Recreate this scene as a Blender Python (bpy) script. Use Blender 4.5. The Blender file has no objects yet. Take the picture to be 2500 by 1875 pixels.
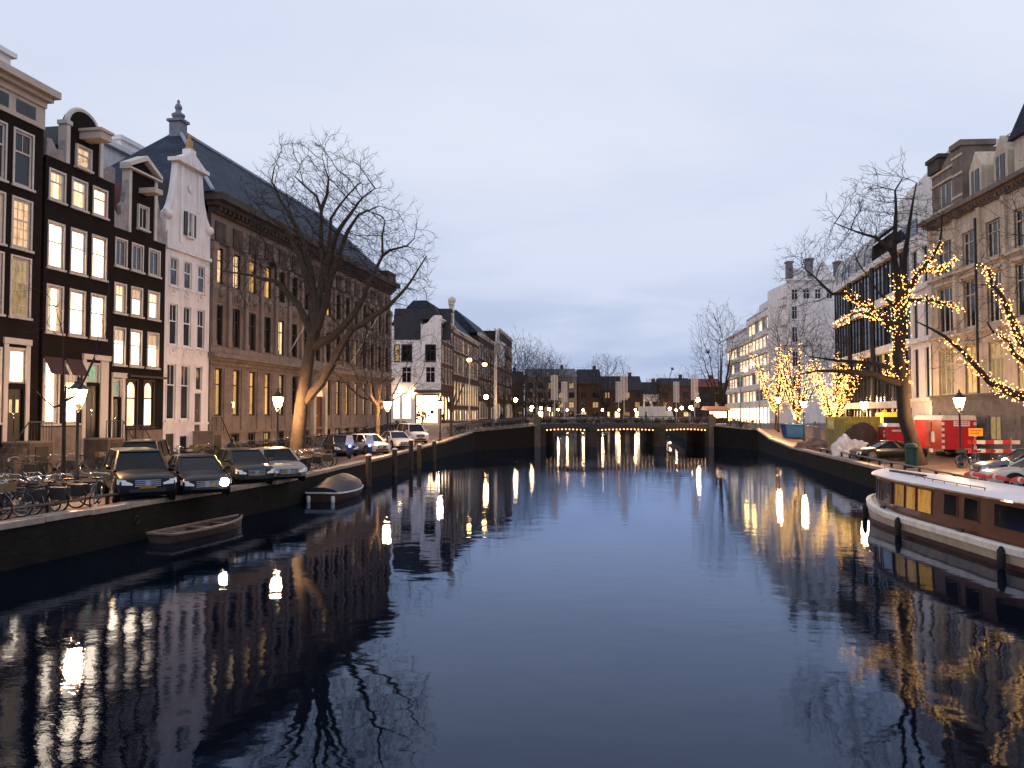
import bpy, bmesh, math, random
from mathutils import Vector, Matrix, noise
R = math.radians
scene = bpy.context.scene
# ------------------------------------------------------------------ camera
cam = bpy.data.cameras.new('camera'); cam.sensor_width = 36; cam.lens = 36*1950/2500
cam.clip_start = .1; cam.clip_end = 3000
camo = bpy.data.objects.new('camera', cam); scene.collection.objects.link(camo)
camo.location = (0, 0, 4.2); camo.rotation_euler = (R(90)+math.atan(72.5/1950), 0, 0)
scene.camera = camo
# ------------------------------------------------------------------ world (overcast dusk sky)
SUN_EL, SUN_AZ = R(4), R(215)
world = bpy.data.worlds.new('World'); scene.world = world; world.use_nodes = True
nt = world.node_tree; nt.nodes.clear()
def N(tree, t, **kw):
    n = tree.nodes.new(t)
    for k, v in kw.items():
        if k in n.inputs.keys(): n.inputs[k].default_value = v
        else: setattr(n, k, v)
    return n
def ramp(tree, stops, interp='LINEAR'):
    n = tree.nodes.new('ShaderNodeValToRGB'); n.color_ramp.interpolation = interp
    e = n.color_ramp.elements
    while len(e) < len(stops): e.new(.5)
    for q, (p, c) in zip(e, stops):
        q.position = p; q.color = c if len(c) == 4 else (*c, 1)
    return n
def math_n(tree, op, a=None, b=None, va=0., vb=0.):
    n = tree.nodes.new('ShaderNodeMath'); n.operation = op
    n.inputs[0].default_value = va; n.inputs[1].default_value = vb
    if a is not None: tree.links.new(a, n.inputs[0])
    if b is not None: tree.links.new(b, n.inputs[1])
    return n.outputs[0]
def mixc(tree, f, a, b, mode='MIX'):
    n = tree.nodes.new('ShaderNodeMix'); n.data_type = 'RGBA'; n.blend_type = mode
    for s, v in ((n.inputs[0], f), (n.inputs[6], a), (n.inputs[7], b)):
        if hasattr(v, 'node'): tree.links.new(v, s)
        elif isinstance(v, (tuple, list)): s.default_value = (*v, 1) if len(v) == 3 else v
        else: s.default_value = v
    return n.outputs[2]
sky = N(nt, 'ShaderNodeTexSky'); sky.sky_type = 'NISHITA'; sky.sun_disc = False
sky.sun_elevation = SUN_EL; sky.sun_rotation = SUN_AZ; sky.dust_density = 1.5; sky.ozone_density = 3
skyscale = nt.nodes.new('ShaderNodeVectorMath'); skyscale.operation = 'SCALE'; skyscale.inputs[3].default_value = .1
nt.links.new(sky.outputs[0], skyscale.inputs[0])
tc = N(nt, 'ShaderNodeTexCoord'); sep = N(nt, 'ShaderNodeSeparateXYZ'); nt.links.new(tc.outputs['Generated'], sep.inputs[0])
zc = math_n(nt, 'MAXIMUM', sep.outputs[2], None, vb=0.0)
za = math_n(nt, 'ADD', zc, None, vb=.16)
cx = math_n(nt, 'DIVIDE', sep.outputs[0], za); cy = math_n(nt, 'DIVIDE', sep.outputs[1], za)
cmb = N(nt, 'ShaderNodeCombineXYZ'); nt.links.new(cx, cmb.inputs[0]); nt.links.new(cy, cmb.inputs[1])
mp = N(nt, 'ShaderNodeMapping'); mp.inputs['Scale'].default_value = (.62, .9, 1); mp.inputs['Location'].default_value = (1.7, .4, 0); mp.inputs['Rotation'].default_value = (0, 0, .25)
nt.links.new(cmb.outputs[0], mp.inputs[0])
n1 = N(nt, 'ShaderNodeTexNoise', Scale=1.1, Detail=6., Roughness=.52, Distortion=.35); nt.links.new(mp.outputs[0], n1.inputs['Vector'])
cl = ramp(nt, [(.36, (0, 0, 0)), (.66, (1, 1, 1))], 'EASE'); nt.links.new(n1.outputs[0], cl.inputs[0])
# elevation: pale overhead, greyer-blue layer low down
lowc = ramp(nt, [(0., (.42, .51, .78)), (.12, (.55, .64, .87)), (.3, (.73, .80, .98)), (1., (.80, .86, 1.02))]); nt.links.new(zc, lowc.inputs[0])
hic = ramp(nt, [(0., (.62, .71, .95)), (.12, (.71, .78, .98)), (.3, (.84, .89, 1.03)), (1., (.87, .92, 1.05))]); nt.links.new(zc, hic.inputs[0])
cloud = mixc(nt, cl.outputs[0], lowc.outputs[0], hic.outputs[0])
full = mixc(nt, .10, cloud, skyscale.outputs[0])
bg = N(nt, 'ShaderNodeBackground', Strength=1.0); nt.links.new(full, bg.inputs[0])
wo = N(nt, 'ShaderNodeOutputWorld'); nt.links.new(bg.outputs[0], wo.inputs[0])
# ------------------------------------------------------------------ sun (already set: very weak, very soft)
sl = bpy.data.lights.new('sun', 'SUN'); sl.energy = .25; sl.angle = R(25); sl.color = (1., .9, .82)
so = bpy.data.objects.new('sun', sl); scene.collection.objects.link(so)
so.rotation_euler = (R(90)-SUN_EL, 0, R(180)-SUN_AZ); so.location = (0, 0, 80)
# ------------------------------------------------------------------ exposure / render
vs = scene.view_settings; vs.view_transform = 'Standard'; vs.look = 'None'; vs.exposure = 0.; vs.gamma = 1.; vs.use_curve_mapping = False
cy_ = scene.cycles; cy_.use_denoising = True; cy_.max_bounces = 5; cy_.diffuse_bounces = 2; cy_.glossy_bounces = 4
cy_.transmission_bounces = 4; cy_.transparent_max_bounces = 6; cy_.sample_clamp_indirect = 6.; cy_.caustics_reflective = False; cy_.caustics_refractive = False
scene.render.resolution_x = 1024; scene.render.resolution_y = 768

# ------------------------------------------------------------------ materials
MATS = {}
def mat(name, col, rough=.75, var=.25, scale=3., bump=0., bscale=30., metal=0., spec=.4, coat=0., col2=None, dirt=0.):
    if name in MATS: return MATS[name]
    m = bpy.data.materials.new(name); m.use_nodes = True; t = m.node_tree; b = t.nodes['Principled BSDF']
    b.inputs['Roughness'].default_value = rough; b.inputs['Metallic'].default_value = metal
    b.inputs['Specular IOR Level'].default_value = spec; b.inputs['Coat Weight'].default_value = coat
    g = N(t, 'ShaderNodeNewGeometry'); oi = N(t, 'ShaderNodeObjectInfo')
    n = N(t, 'ShaderNodeTexNoise', Scale=scale, Detail=5., Roughness=.6); t.links.new(g.outputs['Position'], n.inputs['Vector'])
    c2 = col2 or tuple(c*(1-var) for c in col); c1 = tuple(min(1, c*(1+var*.6)) for c in col)
    r = ramp(t, [(.3, c2), (.7, c1)]); t.links.new(n.outputs[0], r.inputs[0]); out = r.outputs[0]
    if dirt:
        mpn = N(t, 'ShaderNodeMapping'); mpn.inputs['Scale'].default_value = (2.2, 2.2, .22); t.links.new(g.outputs['Position'], mpn.inputs[0])
        n2 = N(t, 'ShaderNodeTexNoise', Scale=1.4, Detail=6., Roughness=.65); t.links.new(mpn.outputs[0], n2.inputs['Vector'])
        r2 = ramp(t, [(.45, (1, 1, 1)), (.75, (1-dirt,)*3)]); t.links.new(n2.outputs[0], r2.inputs[0])
        out = mixc(t, 1., out, r2.outputs[0], 'MULTIPLY')
    rr = math_n(t, 'MULTIPLY', oi.outputs['Random'], None, vb=var*.5); rr = math_n(t, 'ADD', rr, None, vb=1-var*.25)
    cc = N(t, 'ShaderNodeCombineXYZ')
    for i in range(3): t.links.new(rr, cc.inputs[i])
    out = mixc(t, 1., out, cc.outputs[0], 'MULTIPLY')
    t.links.new(out, b.inputs['Base Color'])
    if bump:
        n3 = N(t, 'ShaderNodeTexNoise', Scale=bscale, Detail=4., Roughness=.6); t.links.new(g.outputs['Position'], n3.inputs['Vector'])
        bm = N(t, 'ShaderNodeBump', Strength=min(1., bump), Distance=.03); t.links.new(n3.outputs[0], bm.inputs['Height']); t.links.new(bm.outputs[0], b.inputs['Normal'])
    MATS[name] = m; return m
def bricks(name, c1, c2, mortar, sx=4., rough=.85, bump=.5, bw=.5, bh=.25, vertical=True):
    if name in MATS: return MATS[name]
    m = bpy.data.materials.new(name); m.use_nodes = True; t = m.node_tree; b = t.nodes['Principled BSDF']
    b.inputs['Roughness'].default_value = rough; b.inputs['Specular IOR Level'].default_value = .15
    tcn = N(t, 'ShaderNodeTexCoord'); sp = N(t, 'ShaderNodeSeparateXYZ'); t.links.new(tcn.outputs['Object'], sp.inputs[0])
    cb = N(t, 'ShaderNodeCombineXYZ')
    if vertical:
        s = math_n(t, 'ADD', sp.outputs[0], sp.outputs[1]); t.links.new(s, cb.inputs[0]); t.links.new(sp.outputs[2], cb.inputs[1])
    else:
        t.links.new(sp.outputs[0], cb.inputs[0]); t.links.new(sp.outputs[1], cb.inputs[1])
    bt = N(t, 'ShaderNodeTexBrick', Scale=sx); bt.inputs['Color1'].default_value = (*c1, 1); bt.inputs['Color2'].default_value = (*c2, 1)
    bt.inputs['Mortar'].default_value = (*mortar, 1); bt.inputs['Mortar Size'].default_value = .018; bt.inputs['Brick Width'].default_value = bw*1.6; bt.inputs['Row Height'].default_value = bh
    t.links.new(cb.outputs[0], bt.inputs['Vector'])
    n = N(t, 'ShaderNodeTexNoise', Scale=.8, Detail=6., Roughness=.65); t.links.new(tcn.outputs['Object'], n.inputs['Vector'])
    r = ramp(t, [(.3, (.55, .55, .55)), (.7, (1.25, 1.2, 1.15))]); t.links.new(n.outputs[0], r.inputs[0])
    out = mixc(t, 1., bt.outputs[0], r.outputs[0], 'MULTIPLY'); t.links.new(out, b.inputs['Base Color'])
    bm = N(t, 'ShaderNodeBump', Strength=bump, Distance=.02); bm.invert = True; t.links.new(bt.outputs['Fac'], bm.inputs['Height']); t.links.new(bm.outputs[0], b.inputs['Normal'])
    MATS[name] = m; return m
def emit(name, col, s, var=0., look=0.):
    """something that gives off light; look>0: a lit room seen through the pane (curtains, furniture, lamp glow)"""
    if name in MATS: return MATS[name]
    m = bpy.data.materials.new(name); m.use_nodes = True; t = m.node_tree; t.nodes.clear()
    e = N(t, 'ShaderNodeEmission', Strength=s); e.inputs[0].default_value = (*col, 1); last = e
    if var or look:
        oi = N(t, 'ShaderNodeObjectInfo'); k = math_n(t, 'MULTIPLY', oi.outputs['Random'], None, vb=var*s); k = math_n(t, 'ADD', k, None, vb=s*(1-var*.5))
        if look:
            g = N(t, 'ShaderNodeTexCoord'); mpn = N(t, 'ShaderNodeMapping'); mpn.inputs['Scale'].default_value = (5., 1., 1.6)
            t.links.new(g.outputs['Object'], mpn.inputs[0])
            off = N(t, 'ShaderNodeCombineXYZ'); o2 = math_n(t, 'MULTIPLY', oi.outputs['Random'], None, vb=77.)
            for i in range(3): t.links.new(o2, off.inputs[i])
            t.links.new(off.outputs[0], mpn.inputs['Location'])
            n = N(t, 'ShaderNodeTexNoise', Scale=1., Detail=4., Roughness=.6); t.links.new(mpn.outputs[0], n.inputs['Vector'])
            dark = tuple(c*w for c, w in zip(col, (.45, .33, .2)))
            r = ramp(t, [(.32, dark), (.5, col), (1., tuple(min(1.4, c*1.15) for c in col))]); t.links.new(n.outputs[0], r.inputs[0])
            mx = mixc(t, look, col, r.outputs[0]); t.links.new(mx, e.inputs[0])
        t.links.new(k, e.inputs[1])
        gl = N(t, 'ShaderNodeBsdfGlossy', Roughness=.04); gl.inputs[0].default_value = (1, 1, 1, 1)
        mxs = N(t, 'ShaderNodeMixShader'); mxs.inputs[0].default_value = .06; t.links.new(e.outputs[0], mxs.inputs[1]); t.links.new(gl.outputs[0], mxs.inputs[2]); last = mxs
    o = N(t, 'ShaderNodeOutputMaterial'); t.links.new(last.outputs[0], o.inputs[0])
    MATS[name] = m; return m
def glassy(name, col, rough=.06, spec=.9):
    if name in MATS: return MATS[name]
    m = mat(name, col, rough=rough, var=.5, scale=1.2, spec=spec); t = m.node_tree; b = t.nodes['Principled BSDF']
    n = N(t, 'ShaderNodeTexNoise', Scale=1.3, Detail=1.); g = N(t, 'ShaderNodeNewGeometry'); t.links.new(g.outputs['Position'], n.inputs['Vector'])
    bm = N(t, 'ShaderNodeBump', Strength=.12, Distance=.05); t.links.new(n.outputs[0], bm.inputs['Height']); t.links.new(bm.outputs[0], b.inputs['Normal'])
    return m

BLK = bricks('black_brick', (.010, .006, .0045), (.016, .009, .006), (.018, .014, .011), 4.)
BRN = bricks('brown_brick', (.10, .045, .03), (.14, .06, .04), (.12, .1, .09), 4.)
DBRN = bricks('dark_brown_brick', (.045, .028, .022), (.06, .034, .026), (.06, .05, .045), 4.)
QUAYB = bricks('quay_brick', (.008, .008, .007), (.015, .013, .011), (.018, .018, .016), 3.5)
PAVE = bricks('street_clinker', (.105, .072, .058), (.15, .105, .082), (.055, .048, .04), 4.5, rough=.5, bump=.6, vertical=False)
WHT = mat('white_paint', (.82, .77, .76), .6, .12, .6, dirt=.25)
WHT2 = mat('white_concrete', (.80, .76, .74), .7, .15, .5, dirt=.25)
CRM = mat('cream_paint', (.52, .43, .36), .6, .15, 1.)
TRIM = mat('white_window_paint', (.58, .52, .46), .45, .1, 2.)
SAND = mat('sandstone', (.225, .172, .146), .85, .3, .9, bump=.4, bscale=14, dirt=.35)
SAND2 = mat('weathered_sandstone', (.21, .165, .137), .85, .35, 1.2, bump=.5, bscale=10, dirt=.4)
SANDD = mat('dark_sandstone', (.075, .058, .052), .9, .4, 1.0, bump=.5, bscale=12, dirt=.4)  # darker sandstone for frieze, cornices, stacks and side walls
YSTN = mat('yellow_limestone', (.60, .50, .39), .85, .25, .8, bump=.4, bscale=12, dirt=.35)
GSTN = mat('grey_rusticated_stone', (.13, .125, .13), .85, .3, 1.5, bump=.8, bscale=8)
COPE = mat('coping_granite', (.30, .25, .21), .55, .35, 2.5, bump=.3)
SLATE = bricks('blue_slate', (.024, .036, .064), (.042, .058, .095), (.010, .014, .024), 1.5, rough=.7, bump=.8, bw=.4, bh=.42)
TILE = mat('dark_roof_tile', (.018, .018, .022), .7, .3, 3., bump=.5, bscale=12)
RTILE = mat('red_roof_tile', (.16, .035, .03), .7, .3, 3., bump=.5, bscale=14)
COPPER = mat('green_copper', (.10, .22, .20), .6, .3, 2.)
IRON = mat('black_iron', (.012, .012, .013), .45, .3, 6., spec=.5)
BARK = mat('bark', (.035, .026, .02), .9, .4, 4., bump=1., bscale=18)
BARK2 = mat('pale_bark', (.062, .046, .034), .9, .4, 4., bump=1., bscale=18)
TWIG = mat('twig', (.022, .018, .02), .9, .2, 4.)
DWOOD = mat('dark_wood', (.03, .018, .013), .6, .3, 5.)
BRDOOR = mat('painted_door', (.012, .014, .014), .35, .2, 3.)
DGLASS = glassy('dark_window_glass', (.008, .009, .011), .08, .5)
BGLASS = glassy('blue_window_glass', (.03, .04, .06), .08)
L_HOT = emit('lit_room_bright', (1., .70, .41), 8.0, .8, .5)
L_WRM = emit('lit_room_cream', (1., .68, .40), 2.8, .9, .6)
L_CUR = emit('lit_curtain', (1., .66, .38), .95, .7, .5)
L_MID = emit('lit_room_warm', (1., .63, .32), 1.3, .6, .6)
L_DIM = emit('lit_room_dim', (1., .66, .28), .55, .6, .8)
L_AMB = emit('lit_room_amber', (1., .55, .17), .95, .6, .7)
L_GRN = emit('lit_room_green', (.55, .8, .45), .6, .2, .3)
L_OFF = emit('lit_office', (1., .70, .42), 2.2, 1., .6)
L_SHOP = emit('lit_shop', (1., .58, .27), 15.0, .4, .9)
LAMP = emit('lamp_glass', (1., .53, .23), 900.)
LAMPF = emit('lamp_far', (1., .56, .24), 180.)
SODIUM = emit('sodium_lamp', (1., .45, .10), 60.)
BULB = emit('fairy_bulb', (1., .45, .115), 10.)
BULB2 = emit('fairy_bulb_far', (1., .45, .10), 13.)
BRB = emit('bridge_bulb', (1., .45, .17), 9.)
HEADL = emit('headlamp_on', (1., .78, .45), 120.)
BLUEL = emit('blue_lamp', (.06, .08, 1.), 22.)
REDL = emit('red_lamp', (1., .05, .05), 6.)
CHROME = mat('chrome', (.6, .6, .62), .2, .1, 3., metal=1.)
TYRE = mat('tyre', (.012, .012, .012), .85, .2, 6.)
PLATE = mat('yellow_number_plate', (.30, .15, .015), .5, .1, 4.)
LENS = mat('lamp_lens', (.75, .75, .8), .12, .1, 3., spec=.9)

# ------------------------------------------------------------------ mesh helpers
COL = scene.collection
class MB:
    def __init__(s): s.v = []; s.f = []
    def add(s, vs, fs):
        o = len(s.v); s.v += [tuple(v) for v in vs]; s.f += [tuple(i+o for i in f) for f in fs]; return s
    def box(s, x0, x1, y0, y1, z0, z1):
        return s.add([(x0, y0, z0), (x1, y0, z0), (x1, y1, z0), (x0, y1, z0), (x0, y0, z1), (x1, y0, z1), (x1, y1, z1), (x0, y1, z1)],
                     [(0, 3, 2, 1), (4, 5, 6, 7), (0, 1, 5, 4), (1, 2, 6, 5), (2, 3, 7, 6), (3, 0, 4, 7)])
    def hull8(s, a, b):   # a, b: four points each (bottom ring, top ring)
        return s.add(list(a)+list(b), [(0, 3, 2, 1), (4, 5, 6, 7), (0, 1, 5, 4), (1, 2, 6, 5), (2, 3, 7, 6), (3, 0, 4, 7)])
    def prism(s, poly, y0, y1):   # poly of (x, z), extruded along y
        n = len(poly); vs = [(x, y0, z) for x, z in poly]+[(x, y1, z) for x, z in poly]
        return s.add(vs, [tuple(range(n)), tuple(range(2*n-1, n-1, -1))]+[(i+n, (i+1) % n+n, (i+1) % n, i) for i in range(n)])
    def slab(s, poly, z0, z1):    # poly of (x, y), extruded along z
        n = len(poly); vs = [(x, y, z0) for x, y in poly]+[(x, y, z1) for x, y in poly]
        return s.add(vs, [tuple(range(n-1, -1, -1)), tuple(range(n, 2*n))]+[(i, (i+1) % n, (i+1) % n+n, i+n) for i in range(n)])
    def tube(s, pts, rad, n=6, cap=True):
        pts = [Vector(p) for p in pts]; m = len(pts)
        if not isinstance(rad, (list, tuple)): rad = [rad]*m
        vs = []; up = None
        for i, p in enumerate(pts):
            d = (pts[min(i+1, m-1)]-pts[max(i-1, 0)])
            if d.length < 1e-6: d = Vector((0, 0, 1))
            d.normalize()
            if up is None: up = d.orthogonal().normalized()
            else:
                up = up-d*up.dot(d)
                up = up.normalized() if up.length > 1e-5 else d.orthogonal().normalized()
            w = d.cross(up)
            for k in range(n):
                a = 2*math.pi*k/n; vs.append(p+(up*math.cos(a)+w*math.sin(a))*rad[i])
        fs = [(i*n+k, i*n+(k+1) % n, (i+1)*n+(k+1) % n, (i+1)*n+k) for i in range(m-1) for k in range(n)]
        if cap: fs += [tuple(range(n-1, -1, -1)), tuple(range((m-1)*n, m*n))]
        return s.add(vs, fs)
    def lathe(s, prof, n=10, c=(0, 0, 0), axis='z'):
        vs = []
        for r, h in prof:
            for k in range(n):
                a = 2*math.pi*(k+.5)/n; x, y = r*math.cos(a), r*math.sin(a)
                vs.append((c[0]+x, c[1]+y, c[2]+h) if axis == 'z' else (c[0]+x, c[1]+h, c[2]+y))
        m = len(prof); fs = [(i*n+k, i*n+(k+1) % n, (i+1)*n+(k+1) % n, (i+1)*n+k) for i in range(m-1) for k in range(n)]
        if axis != 'z': fs = [tuple(reversed(f)) for f in fs]
        e = [tuple(range(n-1, -1, -1)), tuple(range((m-1)*n, m*n))]
        return s.add(vs, fs+(e if axis == 'z' else [tuple(reversed(q)) for q in e]))
    def ball(s, c, r, n=6, rz=None):
        rz = rz or r; k = max(3, n//2+1)
        prof = [(max(.001, r*math.sin(math.pi*i/k)), -rz*math.cos(math.pi*i/k)) for i in range(k+1)]
        return s.lathe(prof, n, c)
    def octa(s, c, r):
        x, y, z = c
        return s.add([(x+r, y, z), (x-r, y, z), (x, y+r, z), (x, y-r, z), (x, y, z+r), (x, y, z-r)],
                     [(0, 2, 4), (2, 1, 4), (1, 3, 4), (3, 0, 4), (2, 0, 5), (1, 2, 5), (3, 1, 5), (0, 3, 5)])
    def mesh(s, name, m, smooth=False):
        me = bpy.data.meshes.new(name); me.from_pydata(s.v, [], s.f); me.update()
        if m: me.materials.append(m)
        if smooth:
            me.polygons.foreach_set('use_smooth', [True]*len(me.polygons))
            try: me.set_sharp_from_angle(angle=R(38))
            except Exception: pass
        return me
    def obj(s, name, m, parent=None, loc=(0, 0, 0), rz=0., smooth=False, bevel=0.):
        return link(name, s.mesh(name, m, smooth), parent, loc, rz, bevel)
def link(name, me, parent=None, loc=(0, 0, 0), rz=0., bevel=0.):
    o = bpy.data.objects.new(name, me); COL.objects.link(o); o.parent = parent; o.location = loc; o.rotation_euler = (0, 0, rz)
    if bevel:
        b = o.modifiers.new('bevel', 'BEVEL'); b.width = bevel; b.segments = 2; b.limit_method = 'ANGLE'
    return o
def thing(name, label, cat, loc=(0, 0, 0), rz=0., group=None):
    o = bpy.data.objects.new(name, None); COL.objects.link(o); o.location = loc; o.rotation_euler = (0, 0, rz); o.empty_display_size = .2
    return tag(o, label, cat, group)
def tag(o, label, cat, group=None):
    o['label'] = label; o['category'] = cat
    if group: o['group'] = group
    return o
def struct(o): o['kind'] = 'structure'; return o
def stuff(o): o['kind'] = 'stuff'; return o
def copy_tree(o, parent=None):
    c = o.copy(); COL.objects.link(c); c.parent = parent
    for ch in list(o.children): copy_tree(ch, c)
    return c
def dup(root, loc, rz=0., label=None, group=None, scale=None):
    c = copy_tree(root); c.location = loc; c.rotation_euler = (0, 0, rz)
    if scale: c.scale = (scale,)*3
    if label: c['label'] = label
    if group: c['group'] = group
    return c
rng = random.Random(7)
ORD = 'first second third fourth fifth sixth seventh eighth ninth tenth eleventh twelfth thirteenth fourteenth fifteenth sixteenth'.split()
# ================================================================== SETTING: water, banks, quays, bridge
LQ = [(-8, -20.2, 1.2), (10, -16.3, 1.2), (21, -13.7, 1.2), (36.5, -10.2, 1.2), (52, -9.0, 1.2), (66, -8.2, 1.2), (78, -6.5, 1.5), (90, -4.1, 2.25), (103, 3.1, 2.7), (126, 5.4, 2.7), (145, 7.4, 1.9), (160, 8.9, 1.5), (250, 18.3, 1.5), (256, 60, 1.5)]
RQ = [(-8, 11.3, 1.2), (10, 14.9, 1.2), (30, 17.9, 1.2), (50, 21.2, 1.2), (70, 24.6, 1.2), (82, 26.6, 1.55), (92, 28.3, 2.3), (103, 25.8, 2.7), (126, 28.2, 2.7), (145, 30.2, 1.9), (160, 31.7, 1.5), (249, 41, 1.5)]
def lerp_q(Q, y):
    for a, b in zip(Q, Q[1:]):
        if a[0] <= y <= b[0]:
            t = (y-a[0])/(b[0]-a[0]); return a[1]+(b[1]-a[1])*t, a[2]+(b[2]-a[2])*t
    return Q[-1][1], Q[-1][2]
def gz(x, y): return lerp_q(LQ if x < 10 else RQ, max(-8, min(248, y)))[1]
def water():
    m = bpy.data.materials.new('canal_water'); m.use_nodes = True; t = m.node_tree; t.nodes.clear()
    g = N(t, 'ShaderNodeNewGeometry')
    def nz(scale, sx, sy, det, rough=.5):
        mpn = N(t, 'ShaderNodeMapping'); mpn.inputs['Scale'].default_value = (sx, sy, 1); mpn.inputs['Rotation'].default_value = (0, 0, .15); t.links.new(g.outputs['Position'], mpn.inputs[0])
        n = N(t, 'ShaderNodeTexNoise', Scale=scale, Detail=det, Roughness=rough); t.links.new(mpn.outputs[0], n.inputs['Vector']); return n.outputs[0]
    a = math_n(t, 'MULTIPLY', nz(.9, 1., 1.2, 2.), None, vb=.007)
    c = math_n(t, 'MULTIPLY', nz(3.6, 1., 1.5, 4., .62), None, vb=.0017)
    wind = ramp(t, [(.40, (.22,)*3), (.62, (1.7,)*3)]); t.links.new(nz(.05, 1.3, .7, 3.), wind.inputs[0])
    sy = N(t, 'ShaderNodeSeparateXYZ'); t.links.new(g.outputs['Position'], sy.inputs[0]); far = N(t, 'ShaderNodeMapRange'); far.inputs[1].default_value = 28; far.inputs[2].default_value = 62; far.inputs[3].default_value = .8; far.inputs[4].default_value = 3.2; t.links.new(sy.outputs[1], far.inputs[0])
    c2 = math_n(t, 'MULTIPLY', c, wind.outputs[0]); c2 = math_n(t, 'MULTIPLY', c2, far.outputs[0]); h = math_n(t, 'ADD', a, c2)
    bm = N(t, 'ShaderNodeBump', Strength=1., Distance=1.); t.links.new(h, bm.inputs['Height'])
    fr = N(t, 'ShaderNodeFresnel', IOR=1.31); t.links.new(bm.outputs[0], fr.inputs['Normal'])
    df = N(t, 'ShaderNodeBsdfDiffuse'); df.inputs[0].default_value = (.001, .0028, .007, 1)
    gl = N(t, 'ShaderNodeBsdfGlossy', Roughness=.012); gl.inputs[0].default_value = (.74, .90, 1.22, 1); t.links.new(bm.outputs[0], gl.inputs['Normal'])
    mx = N(t, 'ShaderNodeMixShader'); t.links.new(fr.outputs[0], mx.inputs[0]); t.links.new(df.outputs[0], mx.inputs[1]); t.links.new(gl.outputs[0], mx.inputs[2])
    o_ = N(t, 'ShaderNodeOutputMaterial'); t.links.new(mx.outputs[0], o_.inputs[0])
    o = MB().add([(-120, -60, 0), (160, -60, 0), (160, 300, 0), (-120, 300, 0)], [(0, 1, 2, 3)]).obj('canal_water', m); struct(o)
water()
def bank(name, Q, far):
    mb = MB(); n = len(Q)
    for y, x, z in Q: mb.v += [(x, y, z), (far, y, z)]
    s = 1 if far > 0 else -1
    for i in range(n-1):
        a = (2*i, 2*i+1, 2*i+3, 2*i+2); mb.f.append(a if s > 0 else tuple(reversed(a)))
    return struct(mb.obj(name, PAVE))
bank('street_west', LQ[:13], -140); bank('street_east', RQ, 170)
struct(MB().box(-140, 190, 250, 420, 1.2, 1.5).obj('street_far', PAVE))
struct(MB().add([(-900, 300, -.5), (900, 300, -.5), (900, 2500, -.5), (-900, 2500, -.5)], [(0, 1, 2, 3)]).obj('ground_far', mat('far_ground', (.03, .03, .035))))
def quay(name, Q, s):
    """quay wall of dark brick with a coping of separate granite stones"""
    mb = MB()
    for a, b in zip(Q, Q[1:]):
        d = Vector((b[1]-a[1], b[0]-a[0], 0)).normalized(); nrm = Vector((d.y, -d.x, 0))*s   # towards the water
        p = [Vector((a[1], a[0], 0)), Vector((b[1], b[0], 0))]
        q = [v+nrm*.05 for v in p]; r = [v-nrm*.6 for v in p]
        mb.hull8([(q[0].x, q[0].y, -2.5), (q[1].x, q[1].y, -2.5), (r[1].x, r[1].y, -2.5), (r[0].x, r[0].y, -2.5)],
                 [(q[0].x, q[0].y, a[2]-.06), (q[1].x, q[1].y, b[2]-.06), (r[1].x, r[1].y, b[2]-.06), (r[0].x, r[0].y, a[2]-.06)])
    w = struct(mb.obj(name, QUAYB))
    L = 1.6; stone = MB().box(0, L-.025, -.45, .12, -.09, .07).mesh('coping_stone', COPE); bv = None
    for a, b in zip(Q, Q[1:]):
        if a[0] > 150 or b[0] < 8: continue
        A = Vector((a[1], a[0], a[2])); B = Vector((b[1], b[0], b[2])); D = B-A; n = max(1, int(D.length/L)); d = D.normalized()
        for i in range(n):
            p = A+d*(i*D.length/n); o = link('coping_stone', stone, w)
            x = d; yv = Vector((d.y, -d.x, 0)).normalized()*s
            if s < 0: x = -d; p = p+d*D.length/n
            zv = x.cross(yv).normalized()
            if zv.z < 0: zv = -zv
            M = Matrix((( x.x, yv.x, zv.x, p.x), (x.y, yv.y, zv.y, p.y), (x.z, yv.z, zv.z, p.z+.015+rng.uniform(-.012, .012)), (0, 0, 0, 1)))
            o.matrix_local = M; o.scale.x = D.length/n/L
    return w
QW = quay('quay_wall_west', LQ[:13], 1); QE = quay('quay_wall_east', RQ, -1)
rgm = MB().tube([(.13*math.cos(a*math.pi/6), 0, .13*math.sin(a*math.pi/6)) for a in range(13)], .02, 5, cap=False).mesh('mooring_ring', IRON)
for Q, w_, s in ((LQ, QW, 1), (RQ, QE, -1)):
    for y in (18, 26.5, 34, 42, 50, 58, 66, 74): link('mooring_ring', rgm, w_, (lerp_q(Q, y)[0]+s*.09, y, .72), math.pi/2)
# end of the canal far away: low quay
struct(MB().box(10, 70, 249.4, 251, -2, 1.49).obj('quay_wall_far', QUAYB))

# ---------------------------------------------------------------- bridge
BX0, BX1, BY0, BY1 = 3.1, 25.8, 103., 126.
def skew(x, y): return x+(y-BY0)*.1036
br = thing('canal_bridge', 'dark stone canal bridge with three openings edged by a row of warm bulbs', 'bridge', (0, 0, 0))
STN = mat('bridge_stone', (.036, .033, .03), .85, .35, 1.3, bump=.6, bscale=8)
def skbox(mb, x0, x1, z0, z1, y0=BY0, y1=BY1):
    return mb.hull8([(skew(x0, y0), y0, z0), (skew(x1, y0), y0, z0), (skew(x1, y1), y1, z0), (skew(x0, y1), y1, z0)],
                    [(skew(x0, y0), y0, z1), (skew(x1, y0), y0, z1), (skew(x1, y1), y1, z1), (skew(x0, y1), y1, z1)])
skbox(MB(), BX0-3.5, BX1+3.5, 2.32, 2.66, BY0+.1, BY1-.1).obj('deck', PAVE, br)
for x0, x1 in ((BX0-2.2, 4.3), (24.9, BX1+2.2)): skbox(MB(), x0, x1, -2., 2.30, BY0+.05, BY1-.05).obj('abutment', STN, br)
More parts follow.
